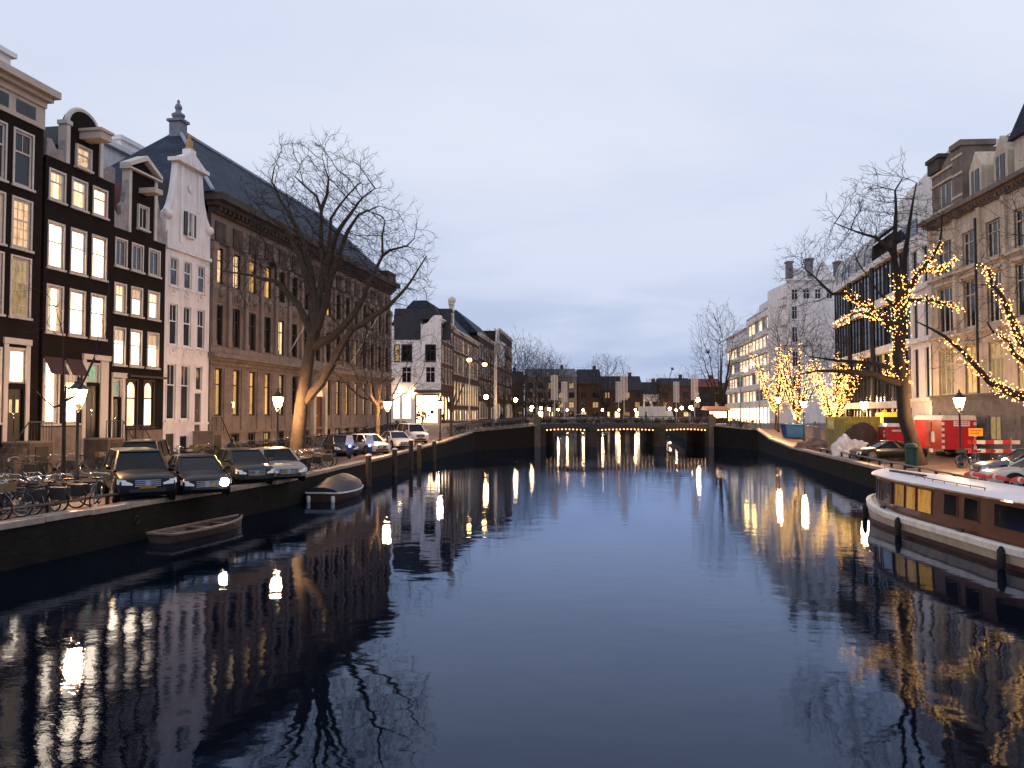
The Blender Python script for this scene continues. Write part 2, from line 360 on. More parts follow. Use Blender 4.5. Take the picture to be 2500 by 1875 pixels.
for x0, x1 in ((9.45, 10.9), (18.2, 19.75)):
    p = skbox(MB(), x0, x1, -2., 2.30, BY0+.05, BY1-.05).obj('pier', STN, br)
    mb = MB(); mb.lathe([(.8, -2), (.8, .5), (.74, .55), (.74, 2.0), (.86, 2.06), (.86, 2.5)], 12, ((x0+x1)/2, BY0-.15, 0)); mb.obj('cutwater', STN, p, smooth=True)
for yy, dy in ((BY0, -.18), (BY1, .18)):
    mb = MB(); a, b = sorted((yy, yy+dy)); mb.hull8(*[[(skew(BX0-.2, yy), a, z), (skew(BX1+.2, yy), a, z), (skew(BX1+.2, yy), b, z), (skew(BX0-.2, yy), b, z)] for z in (2.27, 2.85)])
    mb.obj('edge_beam', IRON, br)
for x in (BX0+.1, BX1-.1):
    mb = MB(); mb.box(x-.45, x+.45, BY0-.5, BY0+.4, .0, 3.7); mb.box(x-.52, x+.52, BY0-.57, BY0+.47, 3.7, 3.9); mb.lathe([(.3, 3.9), (.36, 4.05), (.2, 4.2)], 8, (x, BY0-.05, 0))
    mb.obj('end_pillar', mat('pillar_stone', (.12, .11, .10), .8, .3, 2.), br)
bulbm = MB().ball((0, 0, 0), .07, 8).mesh('bulb', BRB, True)
for x0, x1 in ((4.5, 9.3), (11.1, 18.1), (19.9, 24.8)):
    n = int((x1-x0)/.44)
    for i in range(n+1):
        x = x0+(x1-x0)*i/n; s = abs((x-(x0+x1)/2)/((x1-x0)/2)); link('bulb', bulbm, br, (x, BY0-.24, 2.2-.1*s*s))
def railing(pts, parent, name='railing', h=1.05, step=.35):
    mb = MB(); P = [Vector(p) for p in pts]
    for zz in (.12, .55, h): mb.tube([p+Vector((0, 0, zz)) for p in P], .028 if zz < h else .04, 5)
    for a, b in zip(P, P[1:]):
        n = max(1, int((b-a).length/step))
        for i in range(n+1):
            q = a+(b-a)*i/n; r = .035 if i % 5 == 0 else .014; mb.tube([q+Vector((0, 0, .02)), q+Vector((0, 0, h+(.1 if i % 5 == 0 else 0)))], r, 4)
    return mb.obj(name, IRON, parent)
railing([(BX0+.6, BY0-.02, 2.7), (14.5, BY0-.02, 2.82), (BX1-.6, BY0-.02, 2.7)], br)
railing([(skew(BX0, BY1), BY1, 2.7), (skew(BX1, BY1), BY1, 2.7)], br)
tag(railing([(-4.5, 90.4, 2.26), (2.6, 102.6, 2.7)], None, 'quay_railing'), 'low iron railing along the left ramp up to the bridge', 'railing')
tag(railing([(28.7, 92.4, 2.3), (26.4, 102.5, 2.7)], None, 'quay_railing'), 'low iron railing on the right wing wall of the bridge', 'railing')

# ================================================================== BUILDINGS
WC = {}
def win_mesh(w, h, style):
    k = (round(w, 2), round(h, 2), style)
    if k in WC: return WC[k]
    f = MB(); fw = min(.11, w*.1)
    if style != 'bare':   # casing round the opening, set a little proud
        c = .10
        f.box(-c, 0, -.035, .12, -.02, h+c); f.box(w, w+c, -.035, .12, -.02, h+c); f.box(0, w, -.033, .12, h, h+c)
    f.box(0, fw, .05, .15, 0, h); f.box(w-fw, w, .05, .15, 0, h); f.box(fw, w-fw, .05, .15, 0, fw); f.box(fw, w-fw, .05, .15, h-fw, h)
    tz = {'sash': .58, 'low': .62, 'grid': .58, 'cross': .66, 'tri': .68, 'bare': .6, 'one': 0, 'two': 0, 'arch': .62, 'lattice': 0}[style.split('.')[0]]*h
    if tz: f.box(fw, w-fw, .04, .14, tz-.04, tz+.04)
    def vb(x, z0, z1, t=.016): f.box(x-t, x+t, .07, .13, z0, z1)
    def hb(z, x0=fw, x1=None, t=.016): f.box(x0, x1 or w-fw, .072, .128, z-t, z+t)
    if style in ('sash', 'low'): vb(w/2, tz+.04, h-fw)
    if style == 'grid':
        for q in (1/3, 2/3): vb(w*q, fw, h-fw)
        for q in (.2, .4, .8): hb(h*q)
    if style in ('cross', 'two'): vb(w/2, fw, h-fw, .03)
    if style == 'tri':
        for q in (1/3, 2/3): vb(w*q, fw, h-fw, .07)
    if style == 'lattice':
        for i in range(4):
            a = fw+(w-2*fw)*i/3
            f.tube([(a, .1, fw), (w-a, .1, h-fw)], .012, 4)
    if style == 'arch':
        for s_ in (0, 1):
            poly = [(fw, h-fw), (fw, h*.82)]+[(w/2-(w/2-fw)*math.cos(R(q)), h*.82+(h*.18-fw)*math.sin(R(q))) for q in (30, 60, 90)]+[(w/2, h-fw)]
            if s_: poly = [(w-x, z) for x, z in reversed(poly)]
            f.prism(poly, .05, .13)
    fm = f.mesh('window', None)
    zs = [(fw*.6, tz-.02), (tz+.02, h-fw*.6)] if tz else [(fw*.6, h-fw*.6)]
    pm = [MB().add([(fw*.6, .1, a), (w-fw*.6, .1, a), (w-fw*.6, .1, b), (fw*.6, .1, b)], [(0, 1, 2, 3)]).mesh('pane', None) for a, b in zs]
    sm = MB().box(-.16, w+.16, -.12, .14, -.13, -.021).mesh('sill', None)
    WC[k] = (fm, pm, sm); return WC[k]
MV = {}; CM = {}; crng = random.Random(99)
def curtain_mesh(w, h, flat=0):
    k = (round(w, 2), round(h, 2), flat)
    if k not in CM:
        n = 1 if flat else 8; mb = MB(); hh = h*.25/.25 if flat else h-.1
        for i in range(n+1):
            y = 0 if flat else (.004 if i % 2 else -.012); mb.v += [(w*i/n, y, 0), (w*i/n, y, min(hh, h))]
        mb.f = [(2*i, 2*i+2, 2*i+3, 2*i+1) for i in range(n)]; CM[k] = mb.mesh('curtain', None)
    return CM[k]
def with_mat(me, m):
    k = (me.name, m.name)
    if k not in MV:
        c = me.copy(); c.materials.clear(); c.materials.append(m); MV[k] = c
    return MV[k]
def window(root, u0, u1, z0, z1, lit=None, style='sash', frame=None, y=0., sill=True, name='window'):
    fm, pm, sm = win_mesh(u1-u0, z1-z0, style); frame = frame or TRIM; lit = lit or DGLASS
    w = link(name, with_mat(fm, frame), root, (u0, y, z0))
    for i, p in enumerate(pm): link('pane', with_mat(p, lit[i % len(lit)] if isinstance(lit, (list, tuple)) else lit), w)
    if sill: link('sill', with_mat(sm, frame), w)
    if lit in (L_HOT, L_MID, L_WRM) and style not in ('arch', 'one', 'tri'):
        k = crng.random(); ww, hh = u1-u0, z1-z0
        if k < .4:
            cw_ = crng.choice((.18, .26))*ww
            for s in (0, 1): link('curtain', with_mat(curtain_mesh(cw_, hh), L_CUR), w, (.06 if s == 0 else ww-.06-cw_, .095, .05))
        elif k < .62: link('blind', with_mat(curtain_mesh(ww-.12, hh*.32, 1), L_CUR), w, (.06, .095, hh*.68-.05))
    return w
def wall(root, W, z0, z1, holes, m, name='front_wall', d=.24, u0=0., y=0.):
    us = sorted({u0, W}|{h[0] for h in holes}|{h[1] for h in holes}); zs = sorted({z0, z1}|{h[2] for h in holes}|{h[3] for h in holes})
    us = [u for u in us if u0 <= u <= W]; zs = [z for z in zs if z0 <= z <= z1]; mb = MB()
    for a, b in zip(us, us[1:]):
        run = None
        for c, e in zip(zs, zs[1:]):
            cu, cz = (a+b)/2, (c+e)/2
            hole = any(h[0] < cu < h[1] and h[2] < cz < h[3] for h in holes)
            if not hole: run = [run[0] if run else c, e]
            if (hole or e == zs[-1]) and run:
                mb.add([(a, y, run[0]), (b, y, run[0]), (b, y, run[1]), (a, y, run[1])], [(0, 1, 2, 3)]); run = None
    for a, b, c, e in holes:
        mb.add([(a, y, c), (b, y, c), (b, y, e), (a, y, e), (a, y+d, c), (b, y+d, c), (b, y+d, e), (a, y+d, e)], [(0, 4, 5, 1), (1, 5, 6, 2), (2, 6, 7, 3), (3, 7, 4, 0)])
    return mb.obj(name, m, root)
def body(root, W, z0, z1, D, m, name='side_walls', u0=0., y=.25):
    mb = MB(); mb.add([(u0, 0, z0), (W, 0, z0), (W, D, z0), (u0, D, z0), (u0, 0, z1), (W, 0, z1), (W, D, z1), (u0, D, z1)], [(1, 2, 6, 5), (2, 3, 7, 6), (3, 0, 4, 7), (4, 5, 6, 7)])
    mb.add([(u0, y, z0), (W, y, z0), (W, y, z1), (u0, y, z1)], [(0, 1, 2, 3)])
    return mb.obj(name, m, root)
def door(root, u0, u1, z0, z1, m=None, panes=False):
    mb = MB(); w, h = u1-u0, z1-z0
    mb.box(0, w, .1, .18, 0, h)
    for a, b, c, e in ((.12, .46, .08, .40), (.54, .88, .08, .40), (.12, .46, .46, .92), (.54, .88, .46, .92)): mb.box(w*a, w*b, .075, .1, h*c, h*e)
    d = mb.obj('door', m or BRDOOR, root, (u0, 0, z0))
    hb = MB(); hb.ball((w*.5, .05, h*.45), .05, 8); hb.box(w*.4, w*.6, .06, .075, h*.52, h*.55); hb.obj('handle', CHROME, d)
    if panes:
        for a in (.2, .62): MB().box(w*a, w*(a+.18), .07, .1, h*.55, h*.8).obj('pane', L_MID, d)
    return d
def stoop(root, u, z, w=1.5, n=6, side=1, m=None):
    """stone steps rising along the facade to the raised front door, with an iron handrail"""
    st = MB(); run = .3; rise = z/n
    st.box(u-w/2, u+w/2, -1.5, -.01, 0, z)
    for i in range(n-1):
        a = u+side*(w/2+run*i); b = a+side*run; st.box(min(a, b), max(a, b), -1.4, -.01, 0, z-rise*(i+1))
    s = st.obj('steps', m or mat('worn_steps', (.10, .075, .065), .8, .4, 2., bump=.4, bscale=10, dirt=.4), root); hr = MB(); e = u+side*(w/2+run*(n-1))
    for yy in (-1.42,):
        hr.tube([(u-side*w/2, yy, z+.95), (u+side*w/2, yy, z+.95), (e, yy, .95)], .03, 5)
        for q in (0, .5, 1): hr.tube([(u-side*w/2+q*side*w, yy, z), (u-side*w/2+q*side*w, yy, z+.95)], .025, 5)
        hr.tube([(e, yy, 0), (e, yy, 1.05)], .04, 5)
    for q in range(9): hr.tube([(u-w/2+w*q/8, -1.42, z), (u-w/2+w*q/8, -1.42, z+.95)], .012, 4)
    hr.obj('handrail', IRON, s)
    MB().box(u-.42, u+.42, -1.53, -1.502, .05, z-.25).obj('cellar_door', BRDOOR, s)
    MB().box(u-w/2-.04, u+w/2+.04, -1.56, -.012, z-.07, z+.005).obj('landing_slab', SAND, s); return s
def bframe(side, y0, line, z=1.2):
    """frame of a facade: origin on the facade line; local x runs along it to the right as seen from the canal, local y goes into the building"""
    a, k = line; ang = math.atan2(1, k) if side < 0 else math.atan2(-1, -k)
    return (a+k*y0, y0, z), ang
LL = (-31., .169)
def house(name, label, side, y0, line, cat='house', z=1.2):
    loc, ang = bframe(side, y0, line, z); return thing(name, label, cat, loc, ang)
def cornice(root, W, z0, z1, over, m, u0=0., name='cornice', dent=0.):
    mb = MB(); h = z1-z0
    mb.box(u0, W, -over*.25, .26, z0, z0+h*.35); mb.box(u0-over*.2, W+over*.2, -over*.6, .262, z0+h*.35, z0+h*.6); mb.box(u0-over*.4, W+over*.4, -over, .264, z0+h*.6, z1)
    if dent:
        x = u0+dent*.3
        while x < W-dent*.3: mb.box(x, x+dent*.4, -over*.55, -over*.2, z0+h*.12, z0+h*.345); x += dent
    return mb.obj(name, m, root)

# ---- house 1: tall black house with a cream cornice (left edge)
h = house('canal_house', 'tall black brick canal house under a heavy cream cornice, at the left edge', -1, 33., LL); W = 7.75
cols = [(.65, 1.8), (2.4, 3.55), (4.15, 5.3), (5.88, 7.03)]; ops = []
for z0, z1, l, st in ((14.3, 17., DGLASS, 'low'), (11.2, 13.6, L_MID, 'grid'), (7.8, 10.7, L_DIM, 'grid')):
    for c in cols: ops.append((*c, z0, z1)); window(h, *c, z0, z1, l, st)
for c in cols[:2]: ops.append((*c, 2.6, 6.1)); window(h, *c, 2.6, 6.1, L_HOT, 'sash')
ops.append((4.15, 5.3, 2.6, 6.1)); window(h, 4.15, 5.3, 2.6, 6.1, L_HOT, 'sash')
ops.append((5.88, 6.88, 4.5, 6.15)); window(h, 5.88, 6.88, 4.5, 6.15, L_HOT, 'one', sill=False); ops.append((5.78, 6.78, 1.65, 4.2)); door(h, 5.78, 6.78, 1.65, 4.2, panes=True)
MB().box(5.5, 5.76, -.06, -.002, 1.6, 6.4).box(6.9, 7.15, -.06, -.002, 1.6, 6.4).box(5.45, 7.2, -.1, -.002, 6.41, 6.7).obj('door_surround', TRIM, h)
wall(h, W, 0, 17.6, ops, BLK); body(h, W, 0, 18.9, 12, BLK)
fr = MB().box(0, W, -.08, .24, 17.6, 18.7).obj('frieze', CRM, h)
for c in cols: MB().box(c[0]-.05, c[1]+.05, -.1, -.02, 17.85, 18.5).obj('attic_window', DGLASS, fr)
cornice(h, W, 18.7, 19.6, .75, CRM); stoop(h, 6.3, 1.65, 1.5, 6, -1)
MB().box(5.4, 6.5, .9, 2., 19.0, 20.9).box(5.2, 6.7, .7, 2.2, 20.9, 21.15).obj('chimney', WHT, h)
# ---- house 2: black neck-gable house with arched top
h = house('canal_house', 'black brick house with a round-topped neck gable, its windows blazing with light', -1, 40.85, LL); W = 5.4
cols = [(.32, 1.36), (1.98, 3.04), (3.64, 4.72)]; ops = []
for z0, z1, l, st in ((14.22, 15.72, L_WRM, 'low'), (10.65, 12.97, L_HOT, 'sash'), (7.26, 9.65, L_HOT, 'sash')):
    for c in cols: ops.append((*c, z0, z1)); window(h, *c, z0, z1, l, st)
ops += [(.2, 1.2, 2.5, 5.75), (1.75, 2.7, 2.5, 5.75)]; window(h, .2, 1.2, 2.5, 5.75, L_HOT, 'sash'); window(h, 1.75, 2.7, 2.5, 5.75, L_HOT, 'grid')
ops += [(3.4, 4.3, 4.75, 5.75), (3.4, 4.3, 1.65, 4.55)]; window(h, 3.4, 4.3, 4.75, 5.75, L_GRN, 'one', sill=False); door(h, 3.4, 4.3, 1.65, 4.55)
MB().box(3.0, 3.27, -.06, -.002, .3, 6.0).box(4.45, 5.1, -.07, -.002, .3, 6.0).box(2.95, 5.2, -.15, -.002, 6.01, 6.3).obj('door_surround', TRIM, h)
awn = MB()
for a, b in ((.1, 1.35), (1.65, 2.85)): awn.hull8([(a, -.55, 5.05), (b, -.55, 5.05), (b, -.5, 5.05), (a, -.5, 5.05)], [(a, -.06, 5.95), (b, -.06, 5.95), (b, -.02, 5.95), (a, -.02, 5.95)])
awn.obj('awning', mat('dark_red_canvas', (.05, .018, .016)), h)
MB().box(0, 3.0, -.05, -.002, .2, 2.3).obj('plinth', SAND2, h)
wall(h, W, 0, 16.4, ops, BLK); body(h, W, 0, 16.0, 12, BLK)
g = MB(); arc = [(1.55, 16.4), (4.05, 16.4), (4.05, 18.6)]+[(2.8+1.25*math.cos(R(a)), 18.6+1.05*math.sin(R(a))) for a in range(15, 180, 15)]+[(1.55, 18.6)]
g.prism(arc, 0, .4); gb = g.obj('neck_gable', BLK, h)
t = MB(); out = [(4.05, 18.6)]+[(2.8+1.25*math.cos(R(a)), 18.6+1.05*math.sin(R(a))) for a in range(15, 180, 15)]+[(1.55, 18.6)]
t.tube([(x, .1, z+.06) for x, z in out], .14, 6); t.box(1.33, 1.6, -.1, .42, 16.4, 18.75); t.box(4.0, 4.27, -.1, .42, 16.4, 18.75); t.box(1.25, 1.72, -.14, .45, 18.5, 18.72); t.box(3.88, 4.35, -.14, .45, 18.5, 18.72)
t.obj('gable_trim', TRIM, gb)
for pts in ([(0, 16.4), (1.32, 16.4), (1.32, 17.6), (1.15, 17.05), (.85, 16.85), (.6, 17.0), (.35, 17.35), (0, 17.3)], [(5.4, 16.4), (5.4, 17.3), (5.05, 17.35), (4.8, 17.0), (4.55, 16.85), (4.35, 17.05), (4.28, 17.6), (4.28, 16.4)]):
    MB().prism(pts, -.02, .3).obj('scroll', mat('weathered_plaster', (.30, .27, .26), .8, .4, 2.), h)
window(h, 2.18, 3.2, 16.5, 17.6, L_WRM, 'low', y=-.1)
MB().box(2.4, 3.3, -1.3, .1, 18.05, 18.45).box(2.3, 3.4, -1.4, .1, 18.45, 18.6).obj('hoist_hood', CRM, gb)
MB().prism([(0, 16), (5.4, 16), (2.8, 19.0)], .5, 12).obj('roof', TILE, h)
stoop(h, 3.85, 1.65, 1.4, 6, 1); MB().box(.3, 1.1, .05, .12, .35, 1.6).obj('basement_pane', L_MID, h)
# ---- house 3: slimmer black house with pedimented neck gable and a strip of red roof
h = house('canal_house', 'black brick neck-gable house with a pointed pediment, next to the white house', -1, 46.2, LL); W = 5.05
cols = [(.2, 1.12), (1.72, 2.68), (3.38, 4.4)]; ops = []
for z0, z1, l, st in ((11.7, 13.25, BGLASS, 'two'), (8.95, 10.6, L_WRM, 'low'), (5.9, 8.0, L_HOT, 'sash')):
    for c in cols: ops.append((*c, z0, z1)); window(h, *c, z0, z1, l, st)
for c in ((1.4, 2.35), (3.05, 4.0)): ops.append((*c, 2.2, 5.0)); window(h, *c, 2.2, 5.0, L_WRM, 'arch', frame=DWOOD)
ops += [(.12, .78, 4., 4.95), (.12, .78, 1.38, 3.85)]; window(h, .12, .78, 4., 4.95, L_GRN, 'lattice', sill=False); door(h, .12, .78, 1.38, 3.85)
MB().box(-.0, .1, -.06, -.002, .3, 5.1).box(.92, 1.2, -.06, -.002, .3, 5.1).box(-.0, 1.3, -.12, -.002, 5.11, 5.4).obj('door_surround', TRIM, h)
MB().box(1.3, 5.0, -.05, -.002, .2, 2.0).obj('plinth', SAND, h); MB().box(1.25, 5.0, -.35, -.002, 5.2, 5.32).obj('shop_canopy', DWOOD, h)
wall(h, W, 0, 13.9, ops, BLK); body(h, W, 0, 13.6, 12, BLK)
gb = MB().prism([(1.4, 13.9), (3.8, 13.9), (3.8, 17.8), (2.6, 18.5), (1.4, 17.8)], 0, .4).obj('neck_gable', BLK, h)
t = MB(); t.box(1.2, 1.45, -.08, .42, 13.9, 17.8); t.box(3.75, 4.0, -.08, .42, 13.9, 17.8)
t.hull8([(1.0, -.3, 17.8), (2.6, -.3, 18.6), (2.6, .45, 18.6), (1.0, .45, 17.8)], [(1.0, -.3, 18.05), (2.6, -.3, 18.9), (2.6, .45, 18.9), (1.0, .45, 18.05)])
t.hull8([(2.6, -.3, 18.6), (4.2, -.3, 17.8), (4.2, .45, 17.8), (2.6, .45, 18.6)], [(2.6, -.3, 18.9), (4.2, -.3, 18.05), (4.2, .45, 18.05), (2.6, .45, 18.9)])
t.box(1.0, 4.2, -.28, .44, 17.68, 17.79); t.obj('pediment_trim', TRIM, gb)
for s in (0, 1):
    pts = [(0, 13.9), (1.19, 13.9), (1.19, 17.0), (.95, 16.2), (.85, 15.6), (.55, 15.3), (.6, 14.8), (.25, 14.6), (0, 14.9)]
    if s: pts = [(5.2-x, z) for x, z in reversed(pts)]
    MB().prism(pts, -.02, .3).obj('scroll', MATS['weathered_plaster'], h)
window(h, 2.16, 3.02, 14.35, 15.7, BGLASS, 'two', y=-.1)
MB().box(2.2, 3.0, -1.1, .1, 16.5, 16.8).obj('hoist_hood', CRM, gb)
MB().prism([(0, 13.7), (5.05, 13.7), (2.6, 17.3)], .45, 12).obj('roof', RTILE, h)
MB().box(.2, 1.5, 2., 5., 15., 17.6).box(0., 1.7, 1.8, 5.2, 17.6, 17.85).obj('roof_dormer', CRM, h)
for sx in (.05, .85): MB().tube([(sx, -1., 0), (sx, -1., 2.3)], .05, 6).obj('stoop_post', IRON, h)
stoop(h, .5, 1.38, .9, 5, 1)
# ---- house 4: white bell-gable house
h = house('canal_house', 'narrow white painted house with a curved bell gable topped by a statue', -1, 51.2, LL); W = 5.3
cols = [(.5, 1.42), (2.08, 2.98), (3.75, 4.65)]; ops = []
for z0, z1, l in ((11.4, 13.25, BGLASS), (7.5, 10.2, DGLASS)):
    for c in cols: ops.append((*c, z0, z1)); window(h, *c, z0, z1, l, 'sash', WHT)
for c in ((.32, 1.3), (1.9, 2.9)): ops.append((*c, 2.6, 6.27)); window(h, *c, 2.6, 6.27, [DGLASS, DGLASS], 'low', WHT)
ops += [(3.65, 4.45, 4.6, 6.27), (3.6, 4.4, 1.8, 4.4)]; window(h, 3.65, 4.45, 4.6, 6.27, DGLASS, 'one', WHT, sill=False); door(h, 3.6, 4.4, 1.8, 4.4, mat('brown_door', (.10, .07, .055)))
ops += [(.3, 1.3, .0, 1.7), (1.9, 2.8, .0, 1.5)]; door(h, .3, 1.3, .0, 1.7); door(h, 1.9, 2.8, .0, 1.5)
wall(h, W, -.05, 14.1, ops, WHT); body(h, W, 0, 14.0, 12, WHT2)

for zz in (6.85, 10.75):
    for c in cols: MB().box(c[0]+.1, c[1]-.1, -.05, -.002, zz, zz+.25).ball(((c[0]+c[1])/2, -.02, zz+.3), .14, 8).obj('plaster_ornament', WHT, h)
for za, zb, o_ in ((2.25, 2.42, .07), (13.75, 13.98, .15)): MB().box(-.02, W+.02, -o_, -.003, za, zb).obj('ledge', WHT, h)
prof = [(0, 14.1), (0, 16.1), (.3, 16.35), (.55, 16.75), (.85, 17.6), (1.05, 18.6), (1.2, 19.6)]
poly = prof+[(1.2, 19.7), (4.1, 19.7)]+[(5.3-x, z) for x, z in reversed(prof)]
gb = MB().prism(list(reversed(poly)), 0, .45).obj('bell_gable', WHT, h)
t = MB()
for mir in (0, 1):
    e = [(5.3-x if mir else x, .1, z+.02) for x, z in prof[1:]]
    t.tube(e, [.16, .18, .15, .13, .13, .13], 6); t.ball((5.1 if mir else .2, .0, 15.95), .34, 8)
t.box(.8, 4.5, -.35, .5, 19.7, 19.95); t.prism([(1., 19.95), (4.3, 19.95), (2.65, 20.75)], -.25, .45); t.box(2.3, 3.0, -.2, .4, 20.6, 20.95)
t.box(1.5, 1.75, -.09, -.002, 14.4, 19.5); t.box(3.55, 3.8, -.09, -.002, 16.9, 19.5); t.lathe([(.28, -.07), (.2, -.02)], 10, (2.65, 0, 18.3), 'y')
t.obj('gable_moulding', WHT, gb, smooth=True)
MB().lathe([(.3, 20.95), (.32, 21.05), (.2, 21.15), (.26, 21.4), (.2, 21.6), (.1, 21.7), (.14, 21.85), (.05, 22.0)], 8, (2.65, .1, 0)).obj('statue', mat('golden_statue', (.5, .3, .12)), gb, smooth=True)
for a, b in ((1.95, 2.35), (2.95, 3.35)): MB().box(a, b, -.08, -.02, 15.0, 16.6).obj('shutter', BRDOOR, gb)
window(h, 2.4, 2.9, 15.0, 16.6, DGLASS, 'one', WHT, y=-.1)
MB().prism([(0, 14), (5.3, 14), (2.65, 19.0)], .5, 12).obj('roof', TILE, h)
stoop(h, 4.0, 1.8, 1.2, 6, 1, SAND)
# white roof storey seen behind the gables
loc, ang = bframe(-1, 61.5, (-43., .169)); o = thing('rooftop_house', 'white flat-roofed roof storey behind the black gables', 'building', loc, ang)
MB().box(0, 9, 0, 8, 0, 24.4).obj('wall', WHT, o); MB().box(-.3, 9.3, -.4, 8.2, 24.4, 24.8).obj('roof_edge', WHT, o); MB().box(4.6, 7.4, 1, 5, 24.8, 26.).box(4.4, 7.6, .8, 5.2, 26., 26.35).obj('roof_cabin', WHT, o)
# ---- the long sandstone palace on the left bank
h = house('stone_palace', 'long brown sandstone office palace with pilasters, heavy cornice and blue slate roof', -1, 56.5, LL, 'building'); W = 40.4; NB = 16; BW = W/NB
ops = []; DW = 8
for k in range(NB):
    u = k*BW+.62; w = 1.15
    if k != 7:
        ops.append((u, u+w, 2.85, 6.3)); window(h, u, u+w, 2.85, 6.3, [L_AMB, L_AMB, L_AMB, L_AMB, L_DIM, DGLASS, L_AMB, L_DIM][k % 8] if k < 6 else L_AMB, 'cross', frame=DWOOD, y=.12, sill=False)
        ops.append((u+.1, u+w-.1, .25, 1.5)); window(h, u+.1, u+w-.1, .25, 1.5, L_DIM if k in (3, 9) else DGLASS, 'two', frame=DWOOD, sill=False)
    ops.append((u, u+w, 7.95, 10.9)); window(h, u, u+w, 7.95, 10.9, L_MID if k == 4 else (L_DIM if k == 11 else DGLASS), 'cross', frame=DWOOD, y=.12, sill=False)
    ops.append((u, u+w, 12.45, 15.05)); window(h, u, u+w, 12.45, 15.05, [L_MID, L_MID, L_AMB, L_AMB][k] if k < 4 else (L_AMB if k == 8 else DGLASS), 'cross', frame=DWOOD, y=.12, sill=False)
u7 = 7*BW+.2; ops.append((u7, u7+2.1, 0.8, 4.6))
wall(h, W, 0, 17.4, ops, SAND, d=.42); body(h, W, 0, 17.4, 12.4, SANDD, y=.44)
# arched portal
ar = [(u7-.55, .3), (u7-.55, 4.6)]+[(u7+1.05-1.6*math.cos(R(a)), 4.6+1.6*math.sin(R(a))) for a in range(15, 180, 15)]+[(u7+2.65, 4.6), (u7+2.65, .3)]
ai = [(u7, .3), (u7, 4.6)]+[(u7+1.05-1.05*math.cos(R(a)), 4.6+1.05*math.sin(R(a))) for a in range(15, 180, 15)]+[(u7+2.1, 4.6), (u7+2.1, .3)]
pm = MB(); n = len(ar)
for i in range(n-1):
    a, b, c, d = ar[i], ar[i+1], ai[i+1], ai[i]
    pm.hull8([(a[0], -.35, a[1]), (b[0], -.35, b[1]), (c[0], -.35, c[1]), (d[0], -.35, d[1])], [(a[0], -.002, a[1]), (b[0], -.002, b[1]), (c[0], -.002, c[1]), (d[0], -.002, d[1])])
po = pm.obj('portal', YSTN, h)
MB().prism([(u7, 4.62)]+[(u7+1.05-1.04*math.cos(R(a)), 4.62+1.04*math.sin(R(a))) for a in range(15, 180, 15)]+[(u7+2.1, 4.62)], -.06, -.003).obj('fanlight', L_MID, po)
door(h, u7+.05, u7+2.05, .8, 4.55, mat('oak_door', (.16, .06, .02)))
# rusticated ground floor: separate stone blocks on the piers
bw = BW-1.15-.1; blk = MB().box(0, bw-.02, -.07, -.002, .02, .40).mesh('stone_block', SAND)
blk2 = MB().box(0, bw*.5-.03, -.07, -.002, .02, .40).mesh('stone_block', SAND)
for k in range(NB+1):
    for c in range(11):
        z = 1.75+c*.42; u = k*BW-1.25+.62+.05+.0
        if k in (7, 8): continue
        if k == 0: link('stone_block', blk2, h, (.03, 0, z))
        elif k == NB: link('stone_block', blk2, h, (W-.62, 0, z))
        else: link('stone_block', blk, h, (u+.05-.02, 0, z))
MB().box(-.02, W+.02, -.16, -.003, 1.55, 1.74).obj('plinth_course', SAND2, h)
cornice(h, W, 6.55, 7.35, .55, SAND2, name='string_course')
MB().box(0, W, -.12, -.002, 7.36, 7.85).obj('pedestal_course', SAND, h)
for k in range(NB+1):
    u = min(max(k*BW-.33+.0, .02), W-.62)
    p = MB(); p.box(u, u+.6, -.24, -.003, 7.86, 8.3); p.box(u+.06, u+.54, -.2, -.003, 8.3, 14.75); p.box(u-.04, u+.64, -.27, -.003, 14.75, 15.3); p.obj('pilaster', SAND, h)
for k in range(NB):
    u = k*BW+.5; p = MB(); p.box(u, u+1.4, -.08, -.003, 11.15, 12.25); p.box(u+.15, u+1.25, -.12, -.081, 11.3, 12.1); p.ball((u+.7, -.12, 11.7), .32, 8); p.obj('relief_panel', SAND2, h)
    MB().box(u-.02, u+1.42, -.14, -.003, 7.86, 7.94).obj('sill', SAND2, h)
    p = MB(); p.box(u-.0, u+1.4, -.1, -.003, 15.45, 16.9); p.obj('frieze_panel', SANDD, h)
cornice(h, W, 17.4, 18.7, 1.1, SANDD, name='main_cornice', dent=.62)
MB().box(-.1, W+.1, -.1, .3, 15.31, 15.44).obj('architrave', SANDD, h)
rf = MB().add([(-.6, -.5, 18.72), (W+.6, -.5, 18.72), (W+.6, 12.6, 18.72), (-.6, 12.6, 18.72), (5.6, 6.2, 25.6), (W-6, 6.2, 25.6), (W-6, 6.5, 25.6), (5.6, 6.5, 25.6)], [(0, 1, 5, 4), (1, 2, 6, 5), (2, 3, 7, 6), (3, 0, 4, 7), (4, 5, 6, 7)]).obj('roof', SLATE, h)
MB().tube([(-.5, -.4, 18.8), (5.6, 6.2, 25.7)], .14, 6).tube([(5.6, 6.2, 25.7), (W-6, 6.2, 25.7)], .16, 6).tube([(W-6, 6.2, 25.7), (W+.5, -.4, 18.8)], .14, 6).obj('ridge_lead', mat('lead', (.30, .33, .40), .5), rf)
MB().box(5.05, 5.95, 5.7, 6.7, 24., 26.2).box(4.9, 6.1, 5.55, 6.85, 26.2, 26.4).lathe([(.3, 26.4), (.5, 26.7), (.52, 26.85), (.26, 27.), (.2, 27.2), (.3, 27.4), (.24, 27.6), (.1, 27.8), (.12, 27.95), (.02, 28.1)], 10, (5.5, 6.2, 0)).obj('finial', mat('finial_stone', (.2, .2, .24), .7), rf)
MB().box(W-2.6, W+.2, -.6, 3, 18.73, 19.9).obj('parapet_block', SANDD, h)
